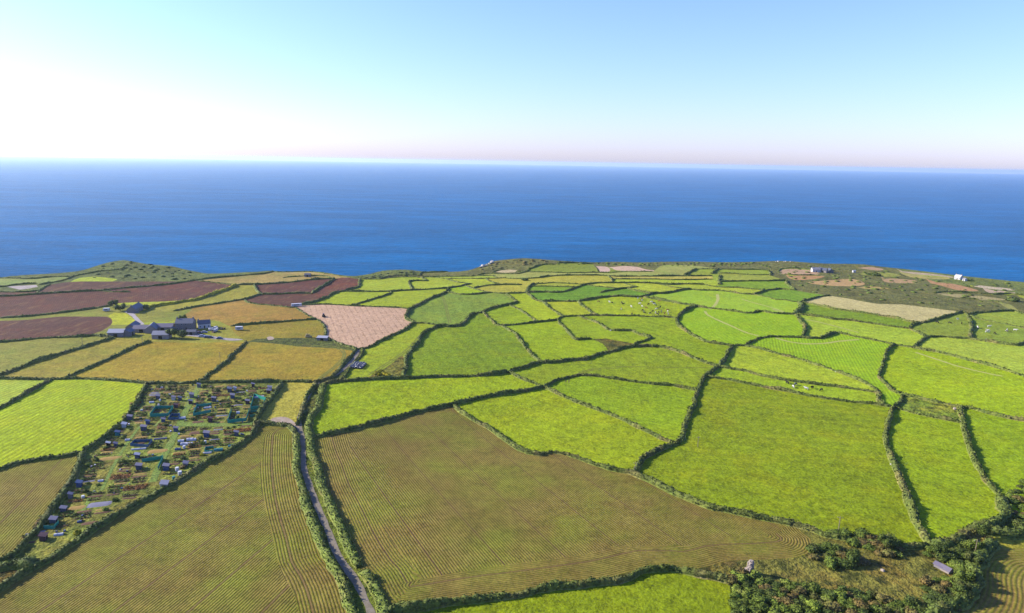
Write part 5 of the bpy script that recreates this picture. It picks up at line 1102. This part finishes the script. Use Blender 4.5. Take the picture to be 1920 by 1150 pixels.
def barrel(px, py, r, h, mat, label, group=None):
    p = at([px], [py])[0]; OCC.append((p[0], p[1], r)); m = MB(); m.tube((0, 0, 0), (0, 0, h * .5), r * .9, r, 10); m.tube((0, 0, h * .5), (0, 0, h), r, r * .9, 10); o = m.mk('water_butt', mat); o.location = p; tag(o, label, 'water butt', group)
for k, x, y, r, h, m, lab in ((4, 310, 895, .75, 1.5, M_PAINT, 'white tank beside the dark blue shed'), (4, 360, 965, .8, 1.5, M_PAINT, 'white tank near the lower hedge'), (4, 435, 490, .6, 1.2, M_PAINT, 'round white tank below the white cloches'), (4, 250, 1045, .6, 1.2, W2, 'teal barrel near the largest shed'), (4, 815, 395, .5, 1.2, M_PAINT, 'white barrel in the lower right plots'), (1, 960, 500, .45, 1.0, M_PAINT, 'white barrel in the upper left plots'), (1, 935, 590, .45, 1.0, M_PAINT, 'white barrel above the square teal cage'), (5, 1205, 320, .6, .8, M_PAINT, 'pale round tank in the shaded west plots')):
    px, py = Z(k, x, y); barrel(px, py, r, h, m, lab)
def bed(q, L, W, kind, rz):
    z = float(hgt(*q)); root = empty('vegetable_bed', (q[0], q[1], z), rz); nm, mat, lab = {'soil': ('soil', M_SOIL, 'freshly dug brown vegetable bed in the allotments'), 'leaf': ('soil', M_SOIL, 'leafy green vegetable bed in the allotments'), 'kale': ('soil', M_SOIL, 'dark green vegetable bed in the allotments'), 'straw': ('mulch', M_STRAWBED, 'straw coloured dry bed in the allotments'), 'orange': ('soil', M_SOIL, 'orange and brown flower bed in the allotments'), 'grey': ('cover', M_GREYT, 'grey sheeted bed in the allotments')}[kind]
    tag(root, lab, 'vegetable bed', 'vegetable beds in the allotments'); V, F = [], []; n = 6; m = 3
    for i in range(n + 1):
        for j in range(m + 1):
            x, y = -L / 2 + L * i / n, -W / 2 + W * j / m; e = i in (0, n) or j in (0, m); gx, gy = q[0] + x * math.cos(rz) - y * math.sin(rz), q[1] + x * math.sin(rz) + y * math.cos(rz); V.append((x * (1.04 if e else 1), y * (1.04 if e else 1), float(hgt(gx, gy)) - z + (-.05 if e else .14 + R.uniform(-.02, .04))))
    F = [(i * (m + 1) + j, (i + 1) * (m + 1) + j, (i + 1) * (m + 1) + j + 1, i * (m + 1) + j + 1) for i in range(n) for j in range(m)]; mk(nm, V, F, mat, root)
    if kind in ('leaf', 'kale', 'orange'):
        rows = max(2, int(W / .8))
        for r in range(rows):
            k = int(L / .26); x = np.linspace(-L / 2 + .2, L / 2 - .2, k); keep = rng.random(k) < .88; x = x[keep]; y = np.full(len(x), -W / 2 + W * (r + .5) / rows) + rng.normal(0, .05, len(x))
            gx = q[0] + x * math.cos(rz) - y * math.sin(rz); gy = q[1] + x * math.sin(rz) + y * math.cos(rz); C = np.column_stack([x, y, hgt(gx, gy) - z + .3]); C = np.repeat(C, 2, 0) + rng.normal(0, .07, (2 * len(C), 3)); V, F = leaf_cards(C, np.tile([0, 0, 1.0], (len(C), 1)), .25); mk('plant_row', V, F, {'leaf': M_LEAFBED, 'kale': M_DARKBED, 'orange': M_ORANGE}[kind], root)['kind'] = 'stuff'
def orange_at(k, x, y, L, W, kind):
    q = gp('%.2f,%.2f' % Z(k, x, y))[0]; OCC.append((q[0], q[1], max(L, W) * .45)); bed(q, L, W, kind, ARZ + 1.57)
orange_at(3, 1090, 1100, 8, 4, 'orange'); orange_at(3, 830, 900, 7, 4.5, 'orange'); orange_at(4, 1500, 160, 9, 4, 'orange'); orange_at(5, 1500, 440, 8, 4, 'grey'); orange_at(4, 640, 210, 5, 4, 'soil'); orange_at(3, 640, 570, 8, 3.5, 'straw'); orange_at(3, 1500, 440, 8, 4, 'straw'); orange_at(2, 100, 880, 5, 3, 'soil'); orange_at(5, 1400, 770, 8, 2.5, 'soil'); orange_at(5, 1100, 500, 6, 3, 'straw'); orange_at(2, 560, 400, 7, 2.5, 'orange')
cnt = 0; cells = []
c0 = APOLY.mean(0)
for iu in range(-45, 46):
    for iv in range(-14, 15): cells.append(c0 + ax * (iu * 2.1 + R.uniform(-.15, .15)) + ay * (iv * 5.7 + (iu % 7) * .25))
R.shuffle(cells)
for q in cells:
    if not in_poly(q, APOLY) or R.random() < .1: continue
    L, W = R.uniform(3.8, 5.6), R.uniform(1.4, 2.0)
    e = [q + ay * t for t in (-L * .38, 0, L * .38)]
    if any(not free(k, .55) for k in e) or any(dist_line(np.array(e), p).min() < 1.9 for p in PATHS): continue
    OCC.extend((k[0], k[1], .35) for k in e); bed(q, L, W, R.choice(['soil', 'leaf', 'soil', 'kale', 'leaf', 'straw', 'leaf', 'kale', 'orange', 'leaf', 'soil', 'grey' if R.random() < .4 else 'leaf']), ARZ + 1.57 + R.uniform(-.04, .04)); cnt += 1
    if cnt > 280: break
cnt = 0
for _ in range(9000):
    q = APOLY.min(0) + np.array([R.random(), R.random()]) * (APOLY.max(0) - APOLY.min(0))
    if not in_poly(q, APOLY) or not free(q, .3) or any(dist_line(q[None], p)[0] < 1.7 for p in PATHS): continue
    k = R.choice('gdlbgy' if R.random() < .25 else 'gdlbg'); r = R.uniform(.45, 1.1); OCC.append((q[0], q[1], r * .8)); bush(q[0], q[1], r, r * 1.2, k, {'g': 'green garden bush between the allotment plots', 'd': 'dark green garden bush between the allotment plots', 'l': 'light green garden bush between the allotment plots', 'b': 'brownish garden bush between the allotment plots', 'y': 'yellow flowering bush between the allotment plots'}[k], 'garden bushes in the allotments'); cnt += 1
    if cnt > 105: break
CRATE = {m.name: MB().box((0, 0, 0), (.9, .7, .6), 0, .96) for m in (M_FLEECE, W1, W4, W5, M_WOOD)}; CRM = {m.name: mesh('box', CRATE[m.name].v, CRATE[m.name].f, m) for m in (M_FLEECE, W1, W4, W5, M_WOOD)}
CLAB = {M_FLEECE.name: 'white', W1.name: 'blue grey', W4.name: 'lilac', W5.name: 'bright blue', M_WOOD.name: 'brown wooden'}
cnt = 0
for _ in range(9000):
    q = APOLY.min(0) + np.array([R.random(), R.random()]) * (APOLY.max(0) - APOLY.min(0))
    if not in_poly(q, APOLY) or not free(q, .2) or any(dist_line(q[None], p)[0] < 1.4 for p in PATHS): continue
    k = R.choice(list(CRM)); o = bpy.data.objects.new('storage_box', CRM[k]); o.location = (q[0], q[1], float(hgt(*q))); s = R.uniform(.4, 1.0); o.scale = (s * R.uniform(.8, 1.8), s, s); o.rotation_euler = (0, 0, ARZ + R.choice([0, 1.57]) + R.uniform(-.3, .3)); link(o); tag(o, f'small {CLAB[k]} box left between the allotment plots', 'box', 'boxes lying in the allotments'); OCC.append((q[0], q[1], .5)); cnt += 1
    if cnt > 110: break
